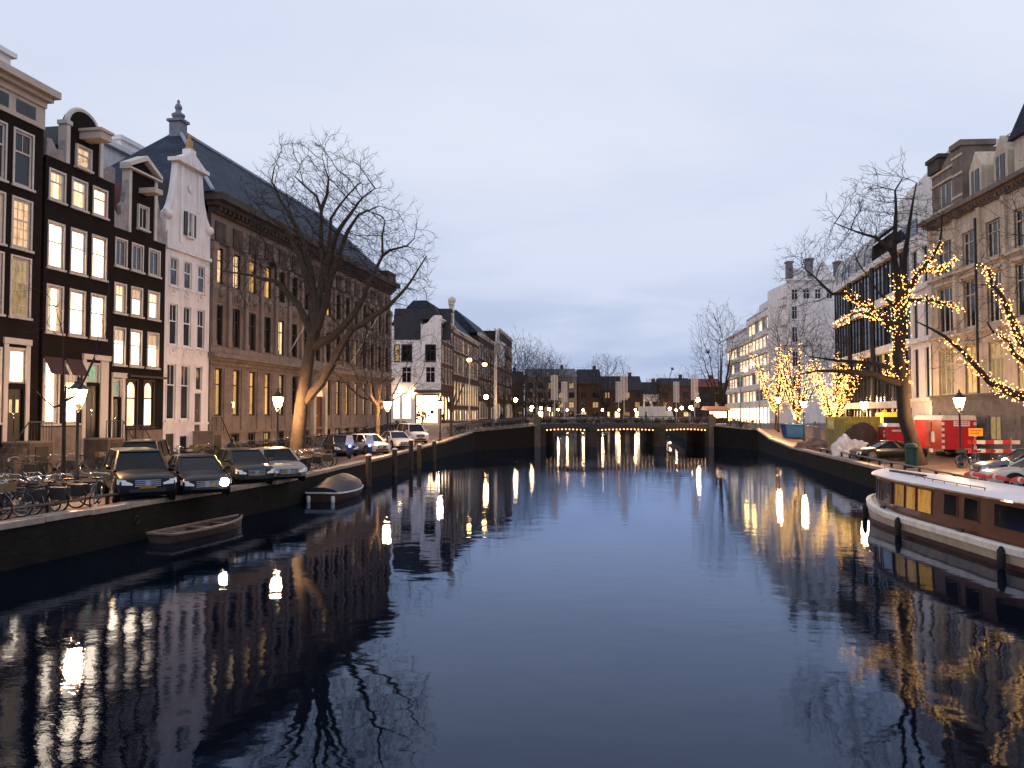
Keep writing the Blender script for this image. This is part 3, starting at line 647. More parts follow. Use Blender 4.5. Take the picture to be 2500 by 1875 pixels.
for u in (12.5, 27): MB().tube([(u, -.1, 8.2), (u+.0, -3.4, 13.6)], .05, 6).obj('flagpole', TRIM, h)

# ---- white corner house beyond the bridge road (left)
ML = (-11.3-.1036*127, .1036)
h = thing('corner_house', 'white plastered corner house with brightly lit shop at the bridge', 'building', (-19.2, 127, 1.2)); W = 7.9
ops = []
for c in ((-.0+.55, 1.2), (1.65, 3.2), (5.45, 7.0)):
    ops.append((*c, 11.35, 13.95)); window(h, *c, 11.35, 13.95, L_DIM if c[0] < 1 else DGLASS, 'cross', frame=DWOOD, sill=True)
for c in ((1.65, 3.2), (5.45, 7.0)): ops.append((*c, 7.9, 10.5)); window(h, *c, 7.9, 10.5, DGLASS, 'cross', frame=WHT)
for c in ((.3, 1.4), (1.7, 3.2)): ops.append((*c, 2.2, 6.2)); window(h, *c, 2.2, 6.2, L_SHOP, 'cross', frame=WHT)
ops.append((3.9, 7.5, 1.5, 6.)); window(h, 3.9, 7.5, 1.5, 6., L_SHOP, 'tri', frame=DWOOD, sill=False)
wall(h, W, 0, 14.75, ops, WHT); body(h, W, 0, 14.7, 9, WHT)
MB().prism([(4.65, 14.75), (7.9, 14.75), (7.9, 18.7), (6.9, 18.75), (6.4, 18.4), (5.7, 17.5), (4.9, 17.2), (4.65, 17.5)], 0, 9).obj('stepped_gable', WHT, h)
MB().box(-.1, .35, .0, .5, 14.76, 17.).obj('corner_stack', WHT, h)
dr = random.Random(4)
for i in range(16):
    u = 3.95+dr.random()*3.4; zz = 1.55+dr.random()*1.6; MB().box(u, u+dr.uniform(.15, .5), .085, .098, zz, zz+dr.uniform(.2, .7)).obj('shop_display', mat(*dr.choice((('display_red', (.3, .02, .02)), ('display_brown', (.08, .04, .02)), ('display_dark', (.02, .02, .03)), ('display_ochre', (.4, .2, .03))))), h)
for u, zz in ((1.5, 6.7), (3.5, 6.5), (7.7, 5.2)): MB().ball((u, -.35, zz), .16, 8).obj('shop_glow_globe', LAMPF, h)  # glowing globes added to spread warm light over the shop front
MB().add([(0, .4, 14.76), (4.6, .4, 14.76), (4.6, 9, 14.76), (0, 9, 14.76), (0, 3.2, 20.2), (9.3, 3.2, 20.2), (9.3, 9, 20.2), (0, 9, 20.2), (9.3, .4, 14.76)], [(0, 8, 5, 4), (4, 5, 6, 7), (0, 4, 7, 3)]).obj('roof', TILE, h)
MB().hull8([(3.6, -1.2, 6.3), (9.2, -1.2, 6.3), (9.2, 0, 6.5), (3.6, 0, 6.5)], [(3.6, -1.2, 6.5), (9.2, -1.2, 6.5), (9.2, 0, 6.8), (3.6, 0, 6.8)]).obj('shop_canopy', DWOOD, h)
def row_house(name, label, side, y0, y1, line, H, m, rows, ncol, lits, roofz=0, roofm=None, frame=None, z=1.2, D=12, style='cross', wfrac=.5, shop=None, edge=None):
    """a terrace house: rows = [(z0, z1)], lits = pane material of each row (or a list to cycle through)"""
    h = house(name, label, side, y0 if side < 0 else y1, line, 'building', z); W = (y1-y0)*math.hypot(1, line[1])-.06; ops = []; cw = W/ncol; r = random.Random(int(y0*10))
    for (z0, z1), l in zip(rows, lits):
        for i in range(ncol):
            w = cw*wfrac; u = i*cw+(cw-w)/2; ops.append((u, u+w, z0, z1)); window(h, u, u+w, z0, z1, r.choice(l) if isinstance(l, list) else l, style, frame or TRIM)
    wall(h, W, 0, H, ops, m); body(h, W, 0, H, D, m); cornice(h, W, H, H+.6, .45, edge or TRIM)
    if roofz: MB().add([(0, .1, H+.61), (W, .1, H+.61), (W, D, H+.61), (0, D, H+.61), (.3, D*.4, roofz), (W-.3, D*.4, roofz), (W-.3, D*.6, roofz), (.3, D*.6, roofz)], [(0, 1, 5, 4), (1, 2, 6, 5), (2, 3, 7, 6), (3, 0, 4, 7), (4, 5, 6, 7)]).obj('roof', roofm or TILE, h)
    return h, W
h, W = row_house('shop_house', 'narrow brown brick house front with white gable ornament beside the white corner house', -1, 127.1, 138, ML, 17.5, BRN, [(2, 5.8), (7.9, 10.4), (11.3, 13.9), (14.8, 16.6)], 4, [L_SHOP, DGLASS, [DGLASS, L_DIM], DGLASS], 20.5, D=3.4)
MB().box(W-1.5, W-.3, -.2, .5, 18.1, 22.).ball((W-.9, .1, 22.5), .7, 10).box(W-1.8, W, -.25, .6, 21.7, 21.95).obj('gable_ornament', TRIM, h)
h, W = row_house('brick_house', 'red brown brick warehouse with tall glowing ground floor windows left of the bridge', -1, 138.1, 168, ML, 17.2, BRN, [(1.8, 3.6), (4.6, 8.6), (10, 13.4), (14.2, 16.4)], 10, [[L_OFF, L_DIM], L_MID, [DGLASS, L_DIM], [DGLASS, L_AMB, DGLASS]], 22.8, SLATE, wfrac=.6)
h, W = row_house('ornate_house', 'dark brick house with a white bay and a glazed slate roof, left of the trees', -1, 168.1, 203, ML, 19.5, DBRN, [(2, 5.5), (7, 10), (11, 14), (15, 18)], 9, [[DGLASS, L_DIM], DGLASS, DGLASS, [DGLASS, L_DIM]], 25., SLATE)
MB().box(W-9, W-1, -1.6, -.01, 14.5, 20.).box(W-9.4, W-.6, -2, -.01, 20., 20.5).obj('white_bay', WHT, h)
for i in range(3): MB().box(W-8.3+2.4*i, W-7+2.4*i, -1.66, -1.61, 15.6, 18.6).obj('bay_window', DGLASS, h)
gb = MB()
for a, b in (((W-9, 20.5), (W-5, 24.)), ((W-5, 24.), (W-1, 20.5)), ((W-12, 23.4), (W, 23.4))): gb.tube([(a[0], -.5, a[1]), (b[0], -.5+.4, b[1])], .22, 6)
gb.obj('roof_truss', WHT, h)
row_house('tall_brick_house', 'tall dark brick house with a row of small top windows above the bare trees', -1, 203.1, 236, ML, 24.2, DBRN, [(2, 5.5), (7, 10), (11, 14), (15, 18), (19.5, 22)], 10, [[L_OFF, DGLASS], DGLASS, DGLASS, [DGLASS, L_DIM], [L_DIM, DGLASS]], 0)

# ---- right bank: limestone bank building
RS = (28.7, .065); h = house('limestone_building', 'yellow limestone bank building with mullioned windows, dormers and grey rusticated base', 1, 62.1, RS, 'building'); W = 24.
ops = []; b3 = [(1.05, 3.4), (5.0, 7.0), (8.2, 10.0), (11.6, 13.8), (15., 17.2), (18.6, 20.8)]
for i, c in enumerate(b3):
    for (z0, z1), l in zip(((4.4, 7.8), (9.1, 12.5), (13.5, 15.95)), ([L_DIM, L_AMB, L_DIM][i % 3], DGLASS, DGLASS)):
        ops.append((*c, z0, z1)); window(h, *c, z0, z1, l, 'tri', frame=YSTN, y=.1)
    [MB().box(c[0]-.25, c[1]+.25, -.16, -.003, za, zb).obj('window_hood', YSTN, h) for za, zb in ((7.95, 8.2), (12.65, 12.85))]
wall(h, W, 4.1, 17.2, ops, YSTN, d=.35)
bops = [(5.6, 6.5, 1.2, 2.9), (8.1, 9.6, 1.2, 2.9), (12, 13.4, 1.2, 2.9), (1.6, 2.9, 1.2, 2.9), (15.5, 16.8, 1.2, 2.9)]
for o_ in bops: window(h, *o_, L_DIM, 'two', frame=GSTN, sill=False)
wall(h, W, 0, 4.1, bops, GSTN, 'base_wall', d=.35); body(h, W, 0, 17.2, 14, SAND2, y=.37)
sb = MB().box(0, 1.18, -.09, -.003, .015, .42).mesh('stone_block', GSTN)
for c in range(9):
    for i in range(20):
        u = i*1.2+(.6 if c % 2 else 0); z = .05+c*.44
        if u+1.2 > W or any(o_[0]-.1 < u+1.2 and o_[1]+.1 > u and o_[2]-.1 < z+.44 and o_[3]+.1 > z for o_ in bops): continue
        link('stone_block', sb, h, (u+.01, 0, z))
cornice(h, W, 3.95+.12, 4.38, .4, GSTN, name='base_cornice'); cornice(h, W, 8.45, 8.8, .25, YSTN, name='string_course'); cornice(h, W, 13.0, 13.3, .25, YSTN, name='string_course'); cornice(h, W, 17.2, 17.95, .8, SAND2, name='main_cornice', dent=.5)
for u in (.25, 4.1, 7.5, 10.7, 14.3, 17.9): MB().box(u-.2, u+.25, -.22, -.004, 8.81, 12.99).box(u-.2, u+.25, -.22, -.004, 13.31, 17.19).obj('buttress', YSTN, h)
gb = MB().prism([(.3, 17.96), (4.6, 17.96), (4.6, 22.4), (3.6, 22.6), (2.4, 22.0), (1.8, 21.6), (.3, 21.6)], .1, 5.).obj('end_gable', SAND2, h)
MB().box(.0, 1.9, -.1, 5.2, 21.6, 22.5).box(-.15, 2.05, -.2, 5.3, 22.5, 22.8).obj('corner_stack', SANDD, gb)
MB().box(4.2, 5.6, -.2, 2.0, 17.96, 22.2).box(4.05, 5.75, -.35, 2.15, 22.2, 22.6).obj('chimney', SAND2, h)
for u in (2.1, 3.0): MB().box(u, u+.5, .02, .09, 18.6, 20.2).obj('attic_window', DGLASS, gb)
for z in (18.35, 20.45, 21.3): MB().box(.25, 4.0, -.02, .095, z, z+.16).obj('stone_band', YSTN, gb)
for z in (18.6, 20.2, 21.5): MB().box(4.16, 5.64, -.26, -.19, z, z+.18).obj('stone_band', YSTN, h)
for u in (1.95, 2.65, 3.55): MB().box(u, u+.12, -.01, .08, 18.6, 20.2).obj('window_jamb', YSTN, gb)
for u in (6.4, 9.6, 13.):
    d = MB().prism([(u, 17.96), (u+1.7, 17.96), (u+1.7, 20.), (u+.85, 21.2), (u, 20.)], -.1, 3.).obj('dormer', YSTN, h)
    MB().box(u+.35, u+1.35, -.14, -.101, 18.3, 19.9).obj('dormer_window', DGLASS, d)
    MB().box(u+.8, u+.9, -.17, -.141, 18.3, 19.9).obj('mullion', YSTN, d)
MB().add([(4.6, .5, 17.97), (W, .5, 17.97), (W, 14, 17.97), (4.6, 14, 17.97), (4.6, 4, 22.3), (W, 4, 22.3), (W, 9, 22.3), (4.6, 9, 22.3)], [(0, 1, 5, 4), (4, 5, 6, 7), (3, 0, 4, 7)]).obj('roof', SLATE, h)
tw = MB().box(12.4, 16., -.3, 4, 17.97, 20.2).obj('corner_tower', YSTN, h); MB().prism([(12.2, 20.2), (16.2, 20.2), (14.2, 22.0)], -.6, 4.2).obj('tower_roof', SLATE, tw)
MB().add([(9.9, .3, 21.2), (12.1, .3, 21.2), (12.1, 3.2, 22.6), (10.9, 3.2, 22.6)], [(0, 1, 2, 3)]).obj('copper_roof', COPPER, h)
MB().tube([(7.4, -.28, 4.4), (7.4, -.28, 16.5)], .09, 6).obj('drainpipe', IRON, h)
# ---- right bank: dark glass office with white bands
RG = (22.16, .17); h = house('glass_office', 'dark glass office with white concrete bands and a rounded glass top floor', 1, 94.2, RG, 'building'); W = 32.4; U1 = 27.3
mb = MB().box(0, U1, .3, 14, 0, 16.8).obj('core', mat('dark_core', (.01, .01, .012)), h)
for z0, z1, rows in ((0.1, 3.5, 1), (4.1, 8.6, 2), (9.3, 13.0, 2), (13.8, 17.1, 2)):
    n = 22; pw = U1/n; zh = (z1-z0)/rows
    pane = MB().box(.03, pw-.03, .12, .16, .03, zh-.03).mesh('pane', None)
    for i in range(n):
        for r_ in range(rows):
            l = BGLASS if (z0 > 4 and rng.random() < .5) else DGLASS
            if z0 == 4.1 and r_ == 1 and i in (15, 17, 18): l = L_AMB
            if z0 < 1 and i in (3, 5, 9, 12): l = L_DIM
            link('pane', with_mat(pane, l), h, (i*pw, 0, z0+r_*zh))
    mu = MB()
    for i in range(n+1): mu.box(i*pw-.035, i*pw+.035, .02, .2, z0, z1)
    mu.obj('mullions', IRON, h)
for z0, z1, ov in ((3.5, 4.1, .9), (8.6, 9.3, .35), (13.0, 13.8, .35), (17.1, 17.7, .35)): MB().box(-.2, U1+.2, -ov, .5, z0, z1).obj('band', WHT2, h)
for u in (9.2, 18.): MB().tube([(u, -.5, 0), (u, -.5, 17.)], .22, 10).obj('column', IRON, h)
# white stone strip with slit windows
ops = []
for z0, z1 in ((4.3, 8.3), (9.2, 12.5), (13.5, 16.4)):
    for c in ((28.2, 29.4), (30.9, 31.9)): ops.append((*c, z0, z1)); window(h, *c, z0, z1, BGLASS if z0 > 5 else DGLASS, 'bare', frame=IRON, sill=False, y=.1)
wall(h, W, 0, 17.7, ops, WHT2, 'white_front', u0=U1+.21, d=.4); MB().box(U1+.25, W, .42, 14, 0, 17.7).obj('side_walls', WHT2, h)
for z in (4.0, 8.75, 13.0): MB().box(U1+.22, W, -.22, -.003, z, z+.25).obj('ledge', WHT2, h)
# rounded glass roof storey and big pale wall behind
arc = [(2.6-2.6*math.cos(R(a)), 17.7+1.2+2.7*math.sin(R(a))) for a in range(0, 91, 15)]
gl = MB(); n = len(arc)
prof = [(.2, 17.71), (.2, 18.9)]+[(.2+y_, z_) for y_, z_ in arc[1:]]
for (ya, za), (yb, zb) in zip(prof, prof[1:]): gl.add([(.5, ya, za), (15.5, ya, za), (15.5, yb, zb), (.5, yb, zb)], [(0, 1, 2, 3)])
gl.obj('curved_glazing', BGLASS, h)
for u in (.5, 3.2, 6, 9.2, 12.4, 15.5):
    rb = MB(); rb.tube([(u, y_-.05, z_+.05) for y_, z_ in prof], .11 if u in (9.2, 12.4) else .06, 5); rb.obj('glazing_rib', WHT2, h)
MB().box(.5, 15.5, 2.8, 9, 17.71, 21.5).obj('top_floor', WHT2, h)
MB().hull8([(15.7, 2.2, 17.71), (32.3, 2.2, 17.71), (32.3, 12, 17.71), (15.7, 12, 17.71)], [(17.5, 2.2, 23.4), (32.3, 2.2, 24.4), (32.3, 12, 24.4), (17.5, 12, 23.4)]).obj('penthouse', WHT2, h)
for i in range(3): MB().box(16.5+2.2*i, 18.4+2.2*i, 2.1, 2.19, 18.2, 20.6).obj('penthouse_window', BGLASS, h)

# ---- right, beyond the bridge road: gabled pale corner building facing us, then stepped white offices
h = thing('gabled_building', 'pale corner building with tall chimneys and small gables, seen between the lit trees', 'building', (45., 130, 1.2)); W = 12.; ops = []
for zi, (z0, z1) in enumerate(((2, 5), (6.6, 9.2), (10.6, 13.2), (14.6, 17.2), (18.4, 20.6), (21.6, 23.4))):
    for i in range(6):
        u = .7+i*1.9; ops.append((u, u+1.05, z0, z1)); window(h, u, u+1.05, z0, z1, L_OFF if zi == 0 or (zi, i) in ((2, 1), (3, 2)) else DGLASS, 'cross', WHT2)
wall(h, W, 0, 24.5, ops, WHT2); body(h, W, 0, 24.5, 10, WHT2); cornice(h, W, 13.9, 14.3, .3, WHT2); cornice(h, W, 24.5, 25., .4, WHT2)
for u, t_ in ((.1, 28.), (3.4, 28.5), (8., 28.)): MB().box(u, u+.9, 0, 1., 25.01, t_-.3).box(u-.12, u+1.02, -.12, 1.12, t_-.3, t_).obj('chimney', mat('chimney_stone', (.2, .19, .2)), h)
MB().prism([(1., 25.01), (3.4, 25.01), (3.4, 26.2), (1., 27.)], .1, 2.).obj('gable', WHT2, h); MB().prism([(4.3, 25.01), (8, 25.01), (6.1, 28.)], .1, 3.).obj('gable', WHT2, h)
MB().add([(1, .6, 25.02), (W, .6, 25.02), (W, 10, 26.5), (1, 10, 26.5)], [(0, 1, 2, 3)]).obj('roof', RTILE, h)
OR = (45-.1036*130, .1036)
def office(label, y0, y1, H, lits, top=0):
    h, W = row_house('white_office', label, 1, y0, y1, OR, H, WHT2, [(1.2, 4.2)]+[(5.4+i*3.3, 7.5+i*3.3) for i in range(int((H-5)/3.3))], max(4, int((y1-y0)/3.2)), lits, wfrac=.8, frame=WHT2, edge=WHT2)
    for i in range(int((H-5)/3.3)+1): MB().box(0, W, -.5, -.003, 4.35+i*3.3, 5.2+i*3.3).obj('balcony_band', WHT2, h)
    if top: MB().box(W*.2, W*.9, 1.5, 9, H+.61, H+top).obj('roof_storey', WHT2, h)
    return h
AL = [L_OFF, L_OFF, BGLASS, L_OFF, DGLASS]
office('white office block with lit strip windows and roof storey beside the gabled building', 130.2, 146, 21.8, [L_SHOP]+[AL]*8, 3.6)
office('middle white office block of the stepped row right of the bridge', 146.1, 163, 21.6, [L_SHOP]+[AL]*8, 3.)
office('farthest and lowest white office block of the stepped row right of the bridge', 163.1, 190, 20.2, [L_SHOP]+[AL]*8)
# awning-lit ground floors on the right
# ---- far end of the canal: a closing row of houses
def far_house(label, x0, x1, H, m, roofz, roofm=TILE, lits=None, gable=0, y=258., ncol=None):
    H *= .93; roofz *= .94; h = thing('far_house', label, 'house', (x0, y, 1.2)); W = x1-x0-.1; ops = []; ncol = ncol or max(2, int(W/2.6)); cw = W/ncol; r = random.Random(int(x0*7)); z = 1.8
    while z+2.2 < H:
        for i in range(ncol):
            u = i*cw+cw*.25; l = r.choice(lits or [DGLASS, DGLASS, DGLASS, L_DIM]) if z > 3 else r.choice([L_SHOP, L_MID, DGLASS])
            ops.append((u, u+cw*.5, z, z+1.9)); window(h, u, u+cw*.5, z, z+1.9, l, 'two', DWOOD, sill=False)
        z += 3.1
    wall(h, W, 0, H, ops, m); body(h, W, 0, H, 10, m)
    if gable: MB().prism([(-.2, H), (W+.2, H), (W/2, roofz)], .1, 10).obj('roof', roofm, h)
    else: MB().add([(-.3, -.3, H), (W+.3, -.3, H), (W+.3, 10, H), (-.3, 10, H), (.2, 4, roofz), (W-.2, 4, roofz), (W-.2, 7, roofz), (.2, 7, roofz)], [(0, 1, 5, 4), (1, 2, 6, 5), (2, 3, 7, 6), (3, 0, 4, 7), (4, 5, 6, 7)]).obj('roof', roofm, h)
    MB().box(W*.7, W*.7+1, 4, 5, H, roofz+1.2).obj('chimney', BRN, h)
    return h
far_house('dark far house partly hidden by the trees left of the flag poles', -8, 4, 14, DBRN, 18)
far_house('far grey plastered house with two lit attic windows', 4.2, 21, 16, mat('grey_plaster', (.16, .14, .14), .8, .2, 1.), 18.9, mat('grey_roof', (.14, .12, .13)), ncol=5)
far_house('far dark house with gable roof beside the grey plastered house', 21.2, 29, 13.6, DBRN, 18.7)
far_house('far brick house with steep dark roof right of the round tree', 29.2, 42.2, 11.4, DBRN, 16.3, lits=[L_DIM, DGLASS, L_DIM, DGLASS])
far_house('small white far house under a dark roof', 42.4, 47.6, 10., WHT2, 14.2)
far_house('far red brick house with a tall chimney right of the white house', 47.8, 58, 12.8, BRN, 15.6)
far_house('low brown far house behind the banner poles', 58.2, 68, 12.5, DBRN, 15.4, RTILE)
far_house('last far house beside the tall bare tree', 68.2, 80, 11, DBRN, 14)
h = far_house('far corner house closing the left street', -22, -8.2, 13, DBRN, 17)
# ================================================================== TREES
from mathutils import kdtree
def rot_off(d, ang, r):
    p = d.orthogonal().normalized(); q = d.cross(p); a = r.uniform(0, 2*math.pi)
    return (d*math.cos(ang)+(p*math.cos(a)+q*math.sin(a))*math.sin(ang)).normalized()
def fill_crown(mb, seeds, lobes, natt, step, r, tips=2, tipl=.45, rleaf=.007, kill=1.5, infl=6., up=.1):
    """branches compete for the space inside the crown (lobes: centre, radii), so the crown divides evenly down to fine twigs"""
    vol = [l[3]*l[4]*l[5] for l in lobes]; att = []
    while len(att) < natt:
        l = r.choices(lobes, vol)[0]; v = Vector((r.gauss(0, 1), r.gauss(0, 1), r.gauss(0, 1))).normalized(); v = v*r.random()**.45*(.92+.42*noise.noise(v*2.3+Vector((l[0], natt*.01, l[2]))))
        att.append(Vector((l[0]+v.x*l[3], l[1]+v.y*l[4], l[2]+v.z*l[5])))
    P = list(seeds); par = [-1]*len(P); n0 = len(P); first = True
    for it in range(60):
        if not att: break
        kd = kdtree.KDTree(len(P))
        for i, q in enumerate(P): kd.insert(q, i)
        kd.balance(); acc = {}; keep = []
        for a in att:
            c, i, d = kd.find(a)
            if d < step*kill: continue
            keep.append(a)
            if d < step*infl*(3 if it < 6 else 1): acc.setdefault(i, Vector()); acc[i] += (a-c).normalized()
        att = keep
        if not acc: break
        for i, v in acc.items():
            d = (v.normalized()+Vector((r.uniform(-1, 1), r.uniform(-1, 1), r.uniform(-1, 1)))*.2+Vector((0, 0, up*1.6)))
            if par[i] >= 0: d += (P[i]-P[par[i]]).normalized()*.5
            P.append(P[i]+d.normalized()*step); par.append(i)
    n = len(P); kids = [[] for _ in range(n)]
    for i in range(n0, n): kids[par[i]].append(i)
    rad = [0.]*n
    for i in range(n-1, n0-1, -1):
        rad[i] = (sum(rad[k]**2.1 for k in kids[i]))**(1/2.1) if kids[i] else rleaf
        rad[i] = min(rad[i], .09)
    for i in range(n):
        for k in kids[i]:
            if i >= n0 and k == max(kids[i], key=lambda q: rad[q]): continue      # continued by its parent's own chain
            ch = [i, k]
            while kids[ch[-1]]: ch.append(max(kids[ch[-1]], key=lambda q: rad[q]))
            rr = [rad[ch[1]]]+[rad[q] for q in ch[1:]]; mb.tube([P[q] for q in ch], rr, 4 if rr[0] > .03 else 3, cap=False)
    for i in range(n0, n):
        if rad[i] < rleaf*3.2:
            d = (P[i]-P[par[i]]).normalized()
            for _ in range(tips if not kids[i] else (1 if r.random() < .7 else 0)):
                e = rot_off(d, R(r.uniform(12, 50)), r)*tipl*r.uniform(.5, 1.2); q = P[i]+e*.55; mb.tube([P[i], q, q+e*.45+Vector((r.uniform(-.05, .05), r.uniform(-.05, .05), .05))], [rleaf*.9, rleaf*.75, rleaf*.5], 3, cap=False)
def tree(name, label, loc, limbs, r0, seed, lobes=None, natt=2000, step=.34, amp=.35, bark=None, group=None, zmin=3., tips=2, tipl=.45, rleaf=.007, rmin=.028, up=.1):
    """limbs: outlines of the main limbs in metres (x across, z up); each gets its own depth; the crown is filled from them"""
    r = random.Random(seed); root = thing(name, label, 'tree', loc, 0, group); tr = MB(); cr = MB(); done = []; L3 = []; seeds = []
    for li, l in enumerate(limbs):
        if len(l[0]) == 3: P = [Vector(p) for p in l]
        else:
            y0 = 0.
            if done:
                b = min(done, key=lambda q: (q[0]-l[0][0])**2+(q[2]-l[0][1])**2); y0 = b[1]
            k = 0 if li == 0 else r.choice((-1, 1))*r.uniform(.35, 1.)*amp; P = []; s = 0
            for i, (x, z) in enumerate(l):
                if i: s += math.hypot(x-l[i-1][0], z-l[i-1][1])
                P.append(Vector((x, y0+k*s+(r.uniform(-.12, .12) if i else 0), z)))
        D = []
        for a, b in zip(P, P[1:]):      # resample with a little crookedness
            m = max(1, int((b-a).length/.55))
            for i in range(m): D.append(a.lerp(b, i/m)+(Vector((r.uniform(-1, 1), r.uniform(-1, 1), r.uniform(-.5, .5)))*.06 if (i and li) else Vector()))
        D.append(P[-1]); n = len(D); tot = sum((b-a).length for a, b in zip(D, D[1:]))
        if li == 0: rad = [r0*(1.25 if i == 0 else 1.05 if i == 1 else 1-.4*i/n) for i in range(n)]
        else:
            ra = min(r0*.62, .030*tot+.045); rad = [max(rmin, ra*(1-.88*i/(n-1))) for i in range(n)]
        tr.tube(D, rad, 10 if li == 0 else 7); done += [tuple(p) for p in D]; L3.append((D, rad))
        if li: seeds += [p for p in D[1:] if p.z > zmin]
    fill_crown(cr, seeds, lobes, natt, step, r, tips, tipl, rleaf, up=up)
    tr.obj('trunk', bark or BARK, root, smooth=True); cr.obj('crown', TWIG, root)
    return root, L3
T1L = [[(0, -.1), (.3, 3.5), (.6, 5.7), (.8, 7.0), (1.0, 8.0)],
 [(.6, 3.8), (1.5, 4.9), (2.2, 6.0), (2.7, 7.0), (3.4, 8.0), (4.7, 8.8), (5.7, 9.5), (6.5, 10.3), (7.2, 11.3), (7.7, 12.1)],
 [(1.0, 8.0), (.8, 11.0), (.5, 12.3), (.1, 13.6), (-.6, 14.9), (-1.3, 16.0), (-1.8, 17.1), (-1.7, 18.0)],
 [(1.0, 8.0), (1.4, 11.9), (1.2, 13.6), (1.1, 15.4), (.8, 16.3), (0, 17.0), (-.6, 17.6)],
 [(1.1, 15.4), (1.4, 16.4), (1.5, 17.4), (1.2, 18.2)],
 [(1.1, 8.0), (1.7, 10.2), (1.7, 13.1), (1.7, 14.9), (2.2, 15.8), (2.7, 16.4), (3.3, 17.2)],
 [(1.7, 11.1), (1.6, 11.9), (2.3, 13.8), (3.1, 14.9), (3.8, 15.8), (4.6, 16.3)],
 [(1.7, 10.7), (2.3, 12.3), (2.9, 13.9), (3.6, 14.9), (4.8, 15.3)],
 [(.9, 7.0), (2.1, 7.6), (3.2, 8.7), (4.0, 9.9), (4.6, 11.3), (5.1, 12.3), (5.1, 13.4), (5.3, 14.2)],
 [(5.1, 12.3), (5.5, 12.6), (6.5, 12.8), (7.0, 13.2)],
 [(.9, 7.6), (.6, 8.5), (.1, 9.5), (-.6, 10.3), (-1.2, 10.9), (-1.9, 11.0), (-2.5, 11.2), (-3.2, 11.3), (-4.0, 11.4)],
 [(.7, 10.2), (.5, 11.2), (.1, 12.4), (-.9, 14.2), (-2.2, 15.2), (-3.0, 16.0)],
 [(2.2, 6.0), (2.9, 6.2), (3.4, 5.8), (3.9, 5.0)]]
tree('elm_tree', 'large bare elm with a spreading crown beside the lit lamp on the left quay', (-12.15, 45, 1.2), [[(x*.97, z*.96) for x, z in l] for l in T1L], .46, 3, lobes=[(1.6, 0, 13.2, 4.9, 4.6, 5.6), (5.3, 0, 11.2, 2.9, 3., 3.8), (-2.2, 0, 11.2, 2.6, 2.5, 2.6), (3.6, 0, 7.2, 2.0, 2., 1.6)], natt=9000, step=.25, bark=BARK2, amp=.2, tips=3, rleaf=.0085, tipl=.5)
TRL = [[(0, -.1), (-.4, 1.8), (-.7, 2.9), (-.8, 5.0), (-1.0, 6.7), (-.8, 8.3), (-.8, 9.7)],
 [(-.8, 9.7), (-1.1, 11.7), (-1.4, 12.4), (-1.5, 13.7), (-1.5, 14.4), (-1.5, 15.3), (-1.6, 16.6), (-1.3, 17.2)],
 [(-.8, 9.7), (-.7, 10.6), (-.6, 12.7), (-.5, 13.7), (-.4, 15.3), (-.2, 16.3), (-.1, 17.2)],
 [(-.8, 9.3), (-.5, 10.6), (.1, 11.6), (.8, 12.5), (1.3, 13.5), (1.4, 14.3), (1.3, 15.2)],
 [(.4, 11.9), (1.3, 12.0), (2.2, 12.3), (2.7, 12.8)],
 [(-.8, 9.5), (-.4, 10.1), (.9, 10.1), (2.1, 9.7), (2.6, 9.4)],
 [(-.9, 7.3), (-1.0, 8.5), (-2.1, 9.3), (-2.9, 10.0), (-3.9, 10.6), (-4.6, 10.6), (-5.6, 11.6), (-6.2, 12.2)],
 [(-2.0, 9.2), (-3.3, 9.4), (-3.9, 9.1), (-4.7, 8.5)],
 [(-1.0, 5.6), (-1.1, 5.7), (-1.9, 6.1), (-3.0, 6.3), (-4.9, 6.5), (-6.0, 6.7)],
 [(-.8, 4.8), (-1.1, 5.0), (-3.0, 5.6), (-6.2, 5.7), (-7.6, 5.4)],
 [(-1.4, 12.7), (-1.6, 13.1), (-2.3, 14.0), (-3.6, 14.5), (-4.5, 15.0)],
 [(-.8, 9.4), (-2.0, 10.7), (-2.7, 12.0)]]
_, TR3 = tree('elm_tree', 'bare elm wrapped in fairy lights rising beside the red site hut', (23.81, 47, 1.2), [[(x, z*.96) for x, z in l] for l in TRL], .44, 5, lobes=[(-2.0, 0, 14., 3.3, 3.2, 4.), (-6., 0, 11.4, 2.2, 2.2, 2.6), (.9, 0, 13.4, 1.7, 2., 2.8), (-5., 0, 6.6, 3.2, 1.6, 1.2)], natt=6500, step=.27, amp=.22, tips=3, rleaf=.009, tipl=.5)
TQL = [[(0, -.1), (-.1, 3.2), (-.4, 5.0)], [(-.4, 4.6), (-2.0, 6.3), (-2.4, 7.1), (-2.9, 8.2), (-3.3, 8.6), (-3.5, 9.2), (-3.8, 9.5)],
 [(-.2, 3.2), (-1.7, 3.8), (-2.8, 4.4), (-3.3, 5.0), (-3.9, 5.8), (-4.5, 6.5), (-5.6, 7.2)], [(-.4, 4.8), (-1.7, 5.1), (-2.4, 5.6), (-2.7, 6.1), (-3.4, 6.5), (-3.8, 6.9)],
 [(-.4, 5.0), (-.9, 7.5), (-1.6, 8.8), (-1.8, 10.6), (-1.5, 12.)], [(-.4, 5.0), (.6, 7.), (1., 9.), (.8, 11.)]]
_, TQ3 = tree('elm_tree', 'bare elm at the right edge whose drooping limbs carry strings of lights', (24.13, 35, 1.2), TQL, .4, 9, lobes=[(-3., 0, 8.5, 2.4, 2., 2.8), (-.5, 0, 11., 3., 3., 3.6), (-4.5, 0, 6., 1.6, 1.6, 1.6)], natt=2000, step=.28, amp=.22)
